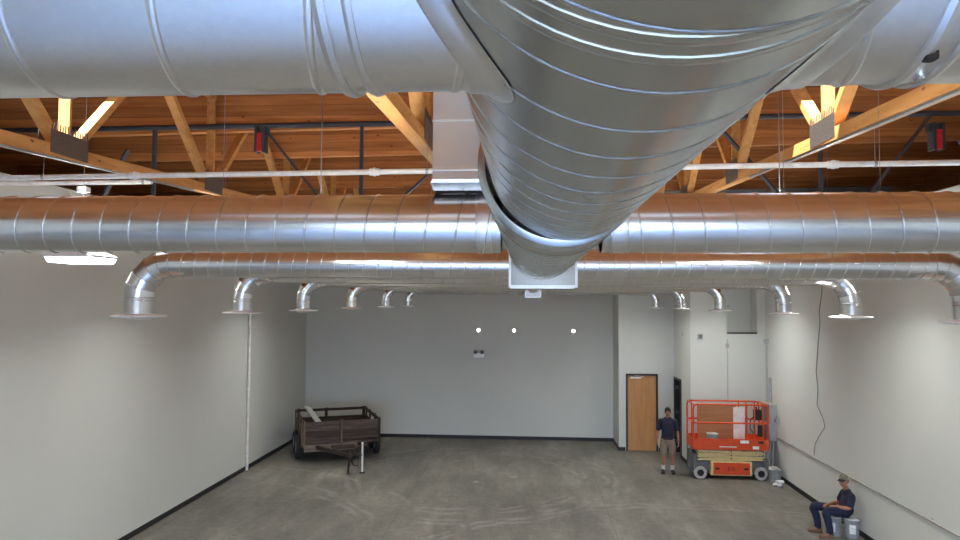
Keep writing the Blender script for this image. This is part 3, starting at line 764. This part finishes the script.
for sx in (-.79, .77):
    for sy in (-.33, .33):
        rot = Matrix.Translation((sx, sy, .165)) @ Matrix.Rotation(R(90), 4, 'X')
        w = link('wheel', lathe(bmesh.new(), [(.09, -.055), (.15, -.06), (.165, -.045), (.165, .045), (.15, .06), (.09, .055), (.09, -.055)], n=28, mtx=rot, cap=False), 'tyre_white', L, True, 40)
        link('hub', lathe(bmesh.new(), [(.001, -.04), (.095, -.05), (.095, .05), (.05, .03), (.001, .045)], n=20, mtx=rot), 'rubber', w, True, 40)
# folded scissor stack
for sy in (-.30, .30):
    for k in range(4):
        z = .515 + k * .066; s = -1 if k % 2 else 1
        link('scissor_arm', bar(bmesh.new(), (-.86, sy, z - .006 * s), (.88, sy, z + .008 * s), .055, .058, (0, 1, 0)), 'cream', L)
for k in range(3):
    z = .535 + k * .09
    for x in (-.84, 0.02, .84): link('pivot_pin', tube(bmesh.new(), [(x, -.333, z), (x, .333, z)], .018, 12), 'rubber', L, True, 40)
link('lift_cylinder', tube(bmesh.new(), [(-.4, 0, .52), (.5, 0, .66)], .045, 12), 'grey_dark', L, True, 40)
for sy in (-.26, .26): link('support_leg', box(BX(-.84, -.78, sy - .03, sy + .03, .44, .80), .78, .84, sy - .03, sy + .03, .44, .80), 'grey_dark', L)
# platform
PZ = .78
link('platform_deck', BX(-.97, .97, -.37, .37, PZ, PZ + .05, bev=.006), 'orange', L)
bm = bmesh.new()
for y in (-.375, .365): box(bm, -.97, .97, y, y + .012, PZ - .01, 1.06)
for x in (-.975, .963): box(bm, x, x + .012, -.37, .37, PZ - .01, 1.06)
link('toe_board', bm, 'orange', L)
link('decal_strip', BX(-.30, .14, -.3775, -.375, .84, .865), 'label', L)
link('decal_plate', BX(.24, .46, -.380, -.375, .95, 1.03, bev=.002), 'label', L)
link('decal_plate', BX(.56, .72, -.380, -.375, .80, .88, bev=.002), 'label', L)
link('decal_plate', BX(.70, .84, -.380, -.375, .95, 1.01, bev=.002), 'black', L)
for y in (-.36, .36):
    for z in (1.47, 1.95):
        link('guard_rail', tube(bmesh.new(), round_pts([(-.96, y, PZ + .02), (-.96, y, z), (.96, y, z), (.96, y, PZ + .02)], .12, 5) if z > 1.8 else [(-.96, y, z), (.96, y, z)], .024, 10), 'orange', L, True, 40)
    for x in (-.84, .42, .62, .84): link('rail_post', tube(bmesh.new(), [(x, y, PZ), (x, y, 1.95)], .018, 10), 'orange', L, True, 40)
for x in (-.96, .96):
    for z in (1.47, 1.95): link('guard_rail', tube(bmesh.new(), [(x, -.36, z), (x, .36, z)], .02, 10), 'orange', L, True, 40)
bm = bmesh.new()
for k in range(3): tube(bm, [(-1.0, -.2, .2 + k * .22), (-1.0, .2, .2 + k * .22)], .012, 8)
for y in (-.2, .2): tube(bm, [(-1.0, y, .15), (-1.0, y, .8)], .014, 8)
link('ladder', bm, 'grey_dark', L, True, 40)
cb = link('control_box', BX(.64, .82, -.33, -.14, 1.55, 1.82, bev=.02), 'rubber', L)
link('joystick', tube(bmesh.new(), [(.70, -.24, 1.82), (.70, -.25, 1.89)], [.018, .026], 10), 'rubber', cb, True, 40)
cbl = bmesh.new(); tube(cbl, round_pts([(.64, -.3, 1.67), (.52, -.34, 1.57), (.50, -.345, 1.32), (.62, -.345, 1.2), (.60, -.34, 1.45), (.68, -.3, 1.62)], .06), .012, 8)
link('control_cable', cbl, 'rubber', L, True)
link('manual_case', BX(.72, .85, -.34, -.26, 1.12, 1.42, bev=.01), 'rubber', L)
def on(o, lab, cat, grp=None): return tag(o, lab, cat, grp)
o = link('plywood_sheet', BX(-.74, .28, .27, .30, .83, 1.84), 'ply', None); o.location = (5.35, 19.13, .002); on(o, 'brown plywood sheet standing on the orange lift platform', 'board')
o = link('drywall_sheet', BX(.20, .50, .21, .235, .83, 1.80), 'label', None); o.location = (5.35, 19.13, .002); on(o, 'white board scrap standing on the lift platform beside the plywood', 'board')
def bucket(lab, x, y, z, r=.145, h=.37, lid=True, grp='plastic buckets', lab_side=None, name='bucket'):
    t = thing(name, lab, 'bucket', (x, y, z), 0, grp)
    prof = [(.001, 0), (r * .86, 0), (r * .88, .01), (r * .97, h * .78), (r * 1.04, h * .79), (r * 1.04, h * .82), (r * .98, h * .83), (r, h * .9), (r * 1.05, h * .91), (r * 1.05, h * .93), (r, h * .94), (r, h * .985), (r * .95, h * .985), (r * .85, .03), (.001, .03)]
    link('pail', lathe(bmesh.new(), prof, n=32), 'bucket', t, True, 40)
    if lid: link('lid', lathe(bmesh.new(), [(.001, h * .985), (r * .9, h * .985), (r * .92, h), (r * 1.06, h), (r * 1.07, h * .955), (r * 1.03, h * .955)], n=32), 'lid', t, True, 40)
    if lab_side is not None:
        bm = bmesh.new(); n = 8; v0 = []
        for k in range(n + 1):
            a = lab_side - .42 + .84 * k / n
            v0.append([bm.verts.new(((r * (.88 + .09 * (zz / h) / .78) + .0015) * math.cos(a), (r * (.88 + .09 * (zz / h) / .78) + .0015) * math.sin(a), zz)) for zz in (.09, .27)])
        for p, q in zip(v0, v0[1:]): bm.faces.new((p[0], q[0], q[1], p[1]))
        link('paper_label', bm, 'label', t)
    hb = bmesh.new(); tube(hb, [(r * 1.04 * math.cos(a), r * 1.04 * math.sin(a) - .02 * math.sin((a - PI) * 1), h * .80 - .10 * math.sin(a - PI)) for a in [PI + PI * k / 12 for k in range(13)]], .003, 6)
    link('bail_handle', hb, 'chrome', t, True)
    return t
bucket('grey bucket with a pale lid on the orange lift platform', 4.88, 18.92, .832, .15, .34, True, None)

# things on the floor between lift and right wall
t = thing('waste_bin', 'grey bin stuffed with crumpled white plastic beside the right wall', 'bin', (6.36, 18.55, 0))
link('bin_body', lathe(bmesh.new(), [(.001, 0), (.13, 0), (.16, .33), (.17, .34), (.16, .35), (.145, .33), (.115, .03), (.001, .03)], n=24), 'bucket', t, True, 40)
def crumple(r, amp, seed, mtx, n=3):
    bm = bmesh.new(); bmesh.ops.create_icosphere(bm, subdivisions=n, radius=r)
    for v in bm.verts:
        v.co = v.co * (1 + amp * noise.noise(v.co * 9 / r * .2 + Vector((seed, seed, 0)))); v.co = mtx @ v.co
    return bm
link('liner', crumple(.13, .8, 3, Matrix.Translation((0, 0, .33)) @ Matrix.Scale(.6, 4, (0, 0, 1))), 'grey_box', t)
o = link('plastic_bag', crumple(.10, 1.1, 5, Matrix.Translation((0, 0, .07)) @ Matrix.Scale(.7, 4, (0, 0, 1))), 'bag', None); o.location = (6.33, 18.22, 0); tag(o, 'crumpled white plastic bag on the floor in front of the grey bin', 'bag')

# ------------------------------------------------------------------ utility trailer
ua = math.atan2(.917, .40)
T = thing('utility_trailer', 'old weathered wooden utility trailer parked in the far left corner', 'trailer', (-5.38, 19.80, 0), math.atan2(.40, .917))
# local frame: +x across the trailer (towards the right of the view), -y forward to the tongue
HW, LN, Z0, Z1 = 1.06, 2.3, .58, 1.20
link('bed', BX(-HW, HW, 0, LN, Z0 - .06, Z0), 'old_wood', T)
link('front_board', BX(-HW, -.06, -.04, 0, Z0 - .02, Z1 - .03), 'old_wood', T); link('front_board', BX(-.02, HW, -.04, 0, Z0 + .1, Z1 - .03), 'old_wood', T)
link('front_sill', BX(-HW, .45, -.045, .02, Z0 - .24, Z0 - .05), 'old_board_dark', T)
for x in (-HW - .02, -.04, HW - .02): link('stake_post', BX(x, x + .05, -.075, -.04, Z0 - .12, Z1 + .02), 'old_wood_brown' if x < .5 else 'rust', T)
for s in (-1, 1):
    xs = s * HW
    link('side_board', BX(min(xs, xs + s * .035), max(xs, xs + s * .035), 0, LN, Z0 - .02, Z0 + .36), 'old_wood', T)
    for z in (Z1 - .04, Z1 - .28): link('side_rail', BX(min(xs, xs + s * .04), max(xs, xs + s * .04), 0, LN, z - .045, z + .045), 'rust', T)
    for y in (.05, .8, 1.6, LN - .05): link('stake_post', BX(min(xs + s * .035, xs + s * .075), max(xs + s * .035, xs + s * .075), y - .035, y + .035, Z0 - .1, Z1 + .01), 'old_wood_brown' if s < 0 else 'rust', T)
for z in (Z1 - .04, Z1 - .30): link('rear_rail', BX(-HW, HW, LN, LN + .04, z - .04, z + .04), 'rust', T)
for x in (-HW, -.2, HW - .06): link('stake_post', BX(x, x + .09, LN + .04, LN + .075, Z0 - .1, Z1 + .01), 'rust', T)
link('tailgate_board', BX(-HW, HW, LN, LN + .035, Z0 - .02, Z0 + .3), 'old_wood', T)
bm = bmesh.new()
for x in (-.75, .75): box(bm, x - .04, x + .04, 0, LN, Z0 - .16, Z0 - .06)
for y in (.05, .6, 1.35, LN - .08): box(bm, -.8, .8, y - .03, y + .03, Z0 - .15, Z0 - .06)
link('steel_frame', bm, 'rust', T)
for s in (-1, 1): link('tongue_rail', bar(bmesh.new(), (s * .75, .05, Z0 - .12), (s * .03, -1.35, Z0 - .12), .06, .10), 'rust', T)
link('jack_bracket', bar(bmesh.new(), (.05, -1.30, Z0 - .10), (.34, -1.50, Z0 - .10), .05, .06), 'rust', T)
link('coupler', (lambda m: (box(m, -.06, .06, -1.62, -1.28, Z0 - .16, Z0 - .05, bev=.02), box(m, -.04, .04, -1.5, -1.4, Z0 - .05, Z0 + .03, bev=.01))[0])(bmesh.new()), 'rust', T)
link('tongue_plate', BX(-.35, .3, -.75, -.25, Z0 - .07, Z0 - .05), 'rust', T)
j = link('jack_stand', tube(bmesh.new(), [(.34, -1.50, .02), (.34, -1.50, Z0 + .24)], .026, 12), 'pipe_white', T, True, 40)
j['label'] = 'pale grey jack post'
link('jack_foot', lathe(bmesh.new(), [(.001, 0), (.08, 0), (.08, .012), (.03, .03), (.001, .03)], (.34, -1.50, 0), 16), 'rust', j, True, 40)
link('jack_crank', tube(bmesh.new(), round_pts([(.34, -1.50, Z0 + .24), (.34, -1.50, Z0 + .29), (.48, -1.50, Z0 + .29), (.48, -1.50, Z0 + .20)], .02), .01, 8), 'rust', j, True)
link('prop_leg', bar(bmesh.new(), (0, -1.45, Z0 - .14), (-.04, -1.5, 0), .05, .05), 'rust', T)
bm = tube(bmesh.new(), round_pts([(.03, -1.4, Z0 - .15), (.1, -1.45, .2), (.25, -1.35, .15), (.3, -1.1, Z0 - .14)], .1), .012, 6); link('safety_chain', bm, 'rust', T)
link('axle', tube(bmesh.new(), [(-HW - .05, .78, .34), (HW + .05, .78, .34)], .035, 10), 'rust', T, True, 40)
link('axle', tube(bmesh.new(), [(-HW - .05, 1.55, .34), (HW + .05, 1.55, .34)], .035, 10), 'rust', T, True, 40)
for s in (-1, 1):
    for y in (.78, 1.55):
        rot = Matrix.Translation((s * (HW + .10), y, .345)) @ Matrix.Rotation(R(90), 4, 'Y')
        w = link('wheel', lathe(bmesh.new(), [(.2, -.065), (.31, -.07), (.345, -.05), (.345, .05), (.31, .07), (.2, .065), (.2, -.065)], n=32, mtx=rot, cap=False), 'rubber', T, True, 40)
        link('wheel_rim', lathe(bmesh.new(), [(.001, -.02), (.06, -.05), (.12, -.03), (.2, -.055), (.2, .055), (.12, .03), (.001, .03)], n=24, mtx=rot), 'conduit', w, True, 40)
pa, pb = Uy(307, 406.5, 20.9), Uy(319.5, 423.5, 19.75)
o = link('scrap_plank', bar(bmesh.new(), (0, 0, 0), pb - pa, .17, .03, (1, .3, 0)), 'old_board', None)
o.location = pa; tag(o, 'pale grey-green plank leaning across the trailer bed and rails', 'plank')
# ------------------------------------------------------------------ people
def chain(bm, pts, n=14, k=4):
    """smooth tapered limb through (x, y, z, r[, flat]) points, rounded at both ends"""
    P_ = [Vector(p[:3]) for p in pts]; rs = [p[3] for p in pts]; fl = [p[4] if len(p) > 4 else 1 for p in pts]
    fine = []; N = len(P_)
    for i in range(N - 1):
        p0 = P_[max(i - 1, 0)]; p1 = P_[i]; p2 = P_[i + 1]; p3 = P_[min(i + 2, N - 1)]
        for q in range(k):
            t = q / k
            c = .5 * ((2 * p1) + (p2 - p0) * t + (2 * p0 - 5 * p1 + 4 * p2 - p3) * t * t + (3 * p1 - p0 - 3 * p2 + p3) * t ** 3)
            fine.append((c, rs[i] * (1 - t) + rs[i + 1] * t, fl[i] * (1 - t) + fl[i + 1] * t))
    fine.append((P_[-1], rs[-1], fl[-1]))
    d0 = (fine[0][0] - fine[1][0]).normalized(); d1 = (fine[-1][0] - fine[-2][0]).normalized()
    pre = [(fine[0][0] + d0 * fine[0][1] * s, fine[0][1] * math.sqrt(1 - s * s), fine[0][2]) for s in (.95, .7, .35)]
    post = [(fine[-1][0] + d1 * fine[-1][1] * s, fine[-1][1] * math.sqrt(1 - s * s), fine[-1][2]) for s in (.35, .7, .95)]
    fine = pre + fine + post
    return fine
def limb(bm, pts, n=14, k=4, side=(1, 0, 0)):
    fine = chain(bm, pts, n, k); side = Vector(side); rings = []
    for i, (c, r, f) in enumerate(fine):
        d = (fine[min(i + 1, len(fine) - 1)][0] - fine[max(i - 1, 0)][0]).normalized()
        s = side - d * side.dot(d)
        if s.length < .05: s = Vector((0, 1, 0)) - d * d.y
        s.normalize(); u = s.cross(d)
        rings.append([bm.verts.new(c + (s * math.cos(a) + u * math.sin(a) * f) * r) for a in [2 * PI * q / n for q in range(n)]])
    for a, b in zip(rings, rings[1:]):
        for q in range(n): bm.faces.new((a[q], a[(q + 1) % n], b[(q + 1) % n], b[q]))
    bm.faces.new(rings[0]); bm.faces.new(rings[-1]); return bm
def ball(bm, c, rx, ry, rz, mtx=None):
    r = bmesh.ops.create_uvsphere(bm, u_segments=20, v_segments=14, radius=1)
    for v in r['verts']:
        v.co = Vector((v.co.x * rx, v.co.y * ry, v.co.z * rz))
        v.co = (mtx @ v.co if mtx else v.co) + Vector(c)
    return bm
def fuse(name, bm, mat, parent, vox, smooth=2):
    """melt the overlapping limb volumes into one continuous skin"""
    bmesh.ops.recalc_face_normals(bm, faces=bm.faces[:])
    me = bpy.data.meshes.new(name); bm.to_mesh(me); bm.free()
    o = bpy.data.objects.new(name, me); COL.objects.link(o)
    m = o.modifiers.new('r', 'REMESH'); m.mode = 'VOXEL'; m.voxel_size = vox; m.use_smooth_shade = True
    s = o.modifiers.new('s', 'SMOOTH'); s.iterations = smooth; s.factor = .5
    dg = bpy.context.evaluated_depsgraph_get(); out = bpy.data.meshes.new_from_object(o.evaluated_get(dg))
    bpy.data.objects.remove(o); out.name = name
    for p in out.polygons: p.use_smooth = True
    o = bpy.data.objects.new(name, out); COL.objects.link(o); out.materials.clear(); out.materials.append(M[mat]); o.parent = parent
    return o
def head(bm, c, rz, rx=0):
    """head volume facing local -y, turned by rz and tipped by rx"""
    m = Matrix.Rotation(rz, 4, 'Z') @ Matrix.Rotation(rx, 4, 'X'); c = Vector(c)
    def at(x, y, z): return c + m @ Vector((x, y, z))
    ball(bm, at(0, .012, .03), .075, .092, .092, m)          # cranium
    ball(bm, at(0, -.022, -.035), .060, .068, .075, m)       # face
    ball(bm, at(0, -.045, -.085), .034, .034, .026, m)       # chin
    ball(bm, at(0, -.083, .028), .050, .014, .013, m)        # brow
    ball(bm, at(0, -.098, -.020), .012, .018, .022, m)       # nose tip
    ball(bm, at(0, -.088, .004), .009, .012, .026, m)        # nose bridge
    ball(bm, at(0, -.086, -.052), .024, .010, .008, m)       # lips
    for s in (-1, 1):
        ball(bm, at(s * .077, .012, -.008), .010, .020, .032, m)  # ears
        ball(bm, at(s * .042, -.066, -.022), .02, .018, .018, m)  # cheeks
    return at, m
def face_bits(par, at, m):
    bm = bmesh.new()
    for s in (-1, 1): ball(bm, at(s * .031, -.083, .008), .013, .009, .008, m)
    link('eyes', bm, 'eye', par, True)
    bm = bmesh.new()
    for s in (-1, 1): ball(bm, at(s * .031, -.0905, .008), .006, .003, .006, m)
    link('irises', bm, 'hair', par, True)
    bm = bmesh.new()
    for s in (-1, 1): ball(bm, at(s * .032, -.094, .027), .020, .006, .005, m)
    ball(bm, at(0, -.0945, -.052), .020, .004, .0025, m)
    link('eyebrows', bm, 'hair', par, True)
def hand(bm, wrist, d, palm, curl=.5, s=1):
    """palm, four unequal bent fingers and a thumb from the side; d = direction the hand points, palm = palm normal"""
    w = Vector(wrist); d = Vector(d).normalized(); pn = Vector(palm).normalized(); pn = (pn - d * pn.dot(d)).normalized(); sd = d.cross(pn) * s
    limb(bm, [(*w, .027, .8), (*(w + d * .04), .036, .55), (*(w + d * .085), .040, .42)], 12, 3, sd)
    for k, (o_, ln) in enumerate(((-.030, .068), (-.010, .078), (.010, .073), (.029, .058))):
        b = w + d * .085 + sd * o_; c1 = curl * .7; c2 = curl * 1.5
        p1 = b + (d * math.cos(c1) + pn * math.sin(c1)) * ln * .48
        p2 = p1 + (d * math.cos(c2) + pn * math.sin(c2)) * ln * .52
        limb(bm, [(*(b - d * .03), .0100), (*b, .0098), (*p1, .0090), (*p2, .0078)], 8, 3, sd)
    b = w + d * .03 - sd * .030; p1 = b + (d * .6 - sd * .7 + pn * .25).normalized() * .04; p2 = p1 + (d * .85 - sd * .2 + pn * .4).normalized() * .034
    limb(bm, [(*b, .014), (*p1, .0115), (*p2, .0095)], 8, 3, sd)

def standing():
    P0 = thing('person', 'standing person in navy t-shirt and khaki shorts beside the open doorway', 'person', (3.79, 19.33, 0), R(-6))
    bm = bmesh.new()
    at, hm = head(bm, (0, -.02, 1.645), R(-4), R(4))
    limb(bm, [(0, .02, 1.40, .062), (0, .008, 1.50, .055), (0, -.005, 1.60, .052)], 14)
    limb(bm, [(0, .01, .90, .150, .72), (0, .01, 1.02, .145, .70), (0, .0, 1.18, .155, .72), (0, .01, 1.34, .165, .62), (0, .015, 1.43, .12, .6)], 20)
    for s in (-1, 1):
        limb(bm, [(s * .09, .01, .92, .092), (s * .10, 0, .70, .077), (s * .108, -.005, .50, .057), (s * .115, .012, .36, .058), (s * .12, .02, .20, .042), (s * .125, .02, .09, .036)], 14)
        limb(bm, [(s * .125, .03, .055, .036), (s * .135, -.06, .04, .036, .8), (s * .145, -.14, .03, .03, .7)], 12)
        limb(bm, [(s * .13, .015, 1.41, .055), (s * .195, .015, 1.38, .056), (s * .232, .02, 1.24, .048), (s * .258, .03, 1.12, .040), (s * .272, .01, 1.0, .038), (s * .278, -.03, .87, .027)], 14)
        hand(bm, (s * .279, -.035, .855), (s * -.03, -.22, -1), (-s, -.1, 0), .55, s)
    body = fuse('body', bm, 'skin', P0, .0085, 1)
    face_bits(P0, at, hm)
    bm = bmesh.new(); ball(bm, at(0, .018, .048), .083, .098, .083, hm); ball(bm, at(0, .05, .0), .076, .062, .09, hm)
    for s in (-1, 1): ball(bm, at(s * .070, -.018, .018), .012, .024, .034, hm)
    r = fuse('hair', bm, 'hair', P0, .009, 2)
    bm = bmesh.new()      # shirt
    limb(bm, [(0, .01, .93, .172, .76), (0, .01, 1.04, .163, .76), (0, 0, 1.18, .168, .76), (0, .01, 1.33, .178, .68), (0, .015, 1.415, .13, .64)], 24)
    for s in (-1, 1): limb(bm, [(s * .08, .012, 1.405, .075), (s * .14, .015, 1.405, .072), (s * .198, .015, 1.388, .072), (s * .232, .02, 1.26, .066), (s * .243, .024, 1.19, .066)], 16)
    fuse('t_shirt', bm, 'navy', P0, .010, 2)
    bm = bmesh.new()
    limb(bm, [(0, .01, .98, .160, .76), (0, .01, .88, .168, .80)], 22)
    for s in (-1, 1): limb(bm, [(s * .088, .01, .88, .105), (s * .105, .0, .70, .100), (s * .112, .0, .56, .098)], 18); box(bm, s * .20 - .012, s * .20 + .012, -.05, .06, .62, .76, bev=.008)
    fuse('shorts', bm, 'khaki', P0, .010, 2)
    link('belt', (lambda m: (band(m, (0, .01, 0), (0, 0, 1), .172, .035, .006, 36), [setattr(v, 'co', Vector((v.co.x, v.co.y * .78, v.co.z + .955))) for v in m.verts], m)[2])(bmesh.new()), 'shoe', P0, True)
    for s in (-1, 1):
        link('sock', lathe(bmesh.new(), [(.046, .08), (.049, .12), (.050, .19), (.053, .20), (.053, .215), (.047, .215)], (s * .122, .02, 0), 20), 'sock', P0, True, 50)
        bm = bmesh.new(); limb(bm, [(s * .124, .045, .05, .047), (s * .13, -.02, .055, .047), (s * .138, -.09, .045, .047, .85), (s * .146, -.15, .036, .04, .8)], 16); box(bm, s * .134 - .045, s * .134 + .045, -.17, .08, .0, .022, bev=.008); 
        limb(bm, [(s * .124, .03, .06, .047), (s * .123, .025, .11, .048)], 16)
        fuse('shoe', bm, 'shoe', P0, .008, 1)
    return P0
standing()

def seated():
    # world-aligned local frame, origin on the floor beneath the hips; the sitter faces -x and slightly towards the viewer
    P0 = thing('person', 'seated person in dark t-shirt, jeans and cap resting on buckets against the right wall', 'person', (6.31, 14.5, 0), 0)
    bm = bmesh.new()
    at, hm = head(bm, (-.03, -.06, 1.085), R(-52), R(6))
    limb(bm, [(.05, -.01, .86, .058), (.02, -.03, .95, .054), (-.01, -.045, 1.02, .052)], 14)
    S = (0.15, 1, 0)
    limb(bm, [(.02, 0, .50, .155, .75), (.04, 0, .62, .148, .72), (.08, 0, .76, .158, .68), (.06, -.005, .86, .11, .62)], 20, 4, S)
    for s in (-1, 1):      # -1 nearer the viewer
        kx, ky = (-.42, -.17) if s < 0 else (-.52, .20)
        ax = -.36 if s < 0 else -.44
        limb(bm, [(-.02, s * .09, .475, .086), (kx * .5, (s * .09 + ky) / 2, .50, .078), (kx, ky, .50, .060), (ax - .03, ky, .33, .055), (ax + .0, ky, .16, .042), (ax, ky, .09, .037)], 14, 4, (0, 1, 0))
        limb(bm, [(ax + .02, ky, .05, .034), (ax - .08, ky - .015, .045, .034), (ax - .16, ky - .03, .035, .028)], 12, 3, (0, 1, 0))
        wx, wy = (-.20, -.10) if s < 0 else (-.27, .05)
        limb(bm, [(.07, s * .12, .83, .052), (.07, s * .185, .80, .054), (.03, s * .225, .69, .046), (-.01, s * .235, .60, .039), (wx * .6, (s * .235 + wy) / 2, .595, .036), (wx, wy, .60, .027)], 14, 4)
        hand(bm, (wx, wy, .60), (-.9, -s * .45, -.12), (0, 0, -1), .5, s)
    fuse('body', bm, 'skin', P0, .0085, 1)
    face_bits(P0, at, hm)
    bm = bmesh.new(); ball(bm, at(0, .045, .0), .077, .062, .07, hm); fuse('hair', bm, 'hair', P0, .009, 2)
    bm = bmesh.new(); ball(bm, at(0, .012, .058), .086, .101, .078, hm); 
    fuse('cap', bm, 'cap', P0, .009, 2)
    bm = bmesh.new(); vs = []
    for dz in (0, .008):
        row = [[bm.verts.new(at(.068 * x * (1 - .12 * t), -.070 - .085 * t * math.sqrt(max(0, 1 - .55 * x * x)), .052 - .018 * t - .012 * x * x + dz)) for x in [i / 4 - 1 for i in range(9)]] for t in (0, .5, 1)]
        vs.append(row)
        for a, b in zip(row, row[1:]):
            for i in range(8): bm.faces.new((a[i], a[i + 1], b[i + 1], b[i]))
    for i in range(8): bm.faces.new((vs[0][2][i], vs[0][2][i + 1], vs[1][2][i + 1], vs[1][2][i]))
    for q in (0, 8):
        for t in (0, 1): bm.faces.new((vs[0][t][q], vs[0][t + 1][q], vs[1][t + 1][q], vs[1][t][q]))
    link('cap_brim', bm, 'black', P0, True, 50)
    bm = bmesh.new()
    limb(bm, [(.01, 0, .50, .170, .78), (.04, 0, .62, .162, .76), (.08, 0, .76, .170, .70), (.06, 0, .855, .12, .64)], 22, 4, S)
    for s in (-1, 1): limb(bm, [(.07, s * .10, .825, .064), (.07, s * .185, .80, .067), (.035, s * .222, .70, .065), (.02, s * .228, .66, .065)], 16)
    fuse('t_shirt', bm, 'navy', P0, .010, 2)
    bm = bmesh.new()
    limb(bm, [(.03, 0, .50, .150, .82), (-.02, 0, .475, .145, .7)], 20, 4, (0, 1, 0))
    for s in (-1, 1):
        kx, ky = (-.42, -.17) if s < 0 else (-.52, .20); ax = -.36 if s < 0 else -.44
        limb(bm, [(0, s * .085, .472, .092), (kx * .5, (s * .09 + ky) / 2, .50, .091), (kx, ky, .50, .076), (ax - .03, ky, .33, .074), (ax, ky, .16, .066), (ax, ky, .11, .064)], 18, 4, (0, 1, 0))
    fuse('jeans', bm, 'denim', P0, .010, 2)
    for s in (-1, 1):
        ky = -.17 if s < 0 else .20; ax = -.36 if s < 0 else -.44
        bm = bmesh.new(); limb(bm, [(ax + .04, ky, .05, .046), (ax - .03, ky - .005, .055, .046), (ax - .11, ky - .02, .045, .046, .85), (ax - .18, ky - .03, .036, .038, .8)], 16, 4, (0, 1, 0)); limb(bm, [(ax, ky, .07, .05), (ax, ky, .13, .05)], 14)
        box(bm, ax - .20, ax + .08, ky - .06, ky + .03, 0, .022, bev=.008)
        fuse('boot', bm, 'boot', P0, .008, 1)
seated()
bucket('grey bucket with a white paper label, right one under the seated man', 6.41, 14.42, 0, .145, .375, True, 'buckets used as a seat', -PI / 2 - .3)
bucket('grey bucket under the thighs of the seated man, left one of the two', 6.11, 14.53, 0, .145, .375, True, 'buckets used as a seat', -PI / 2 - .6)
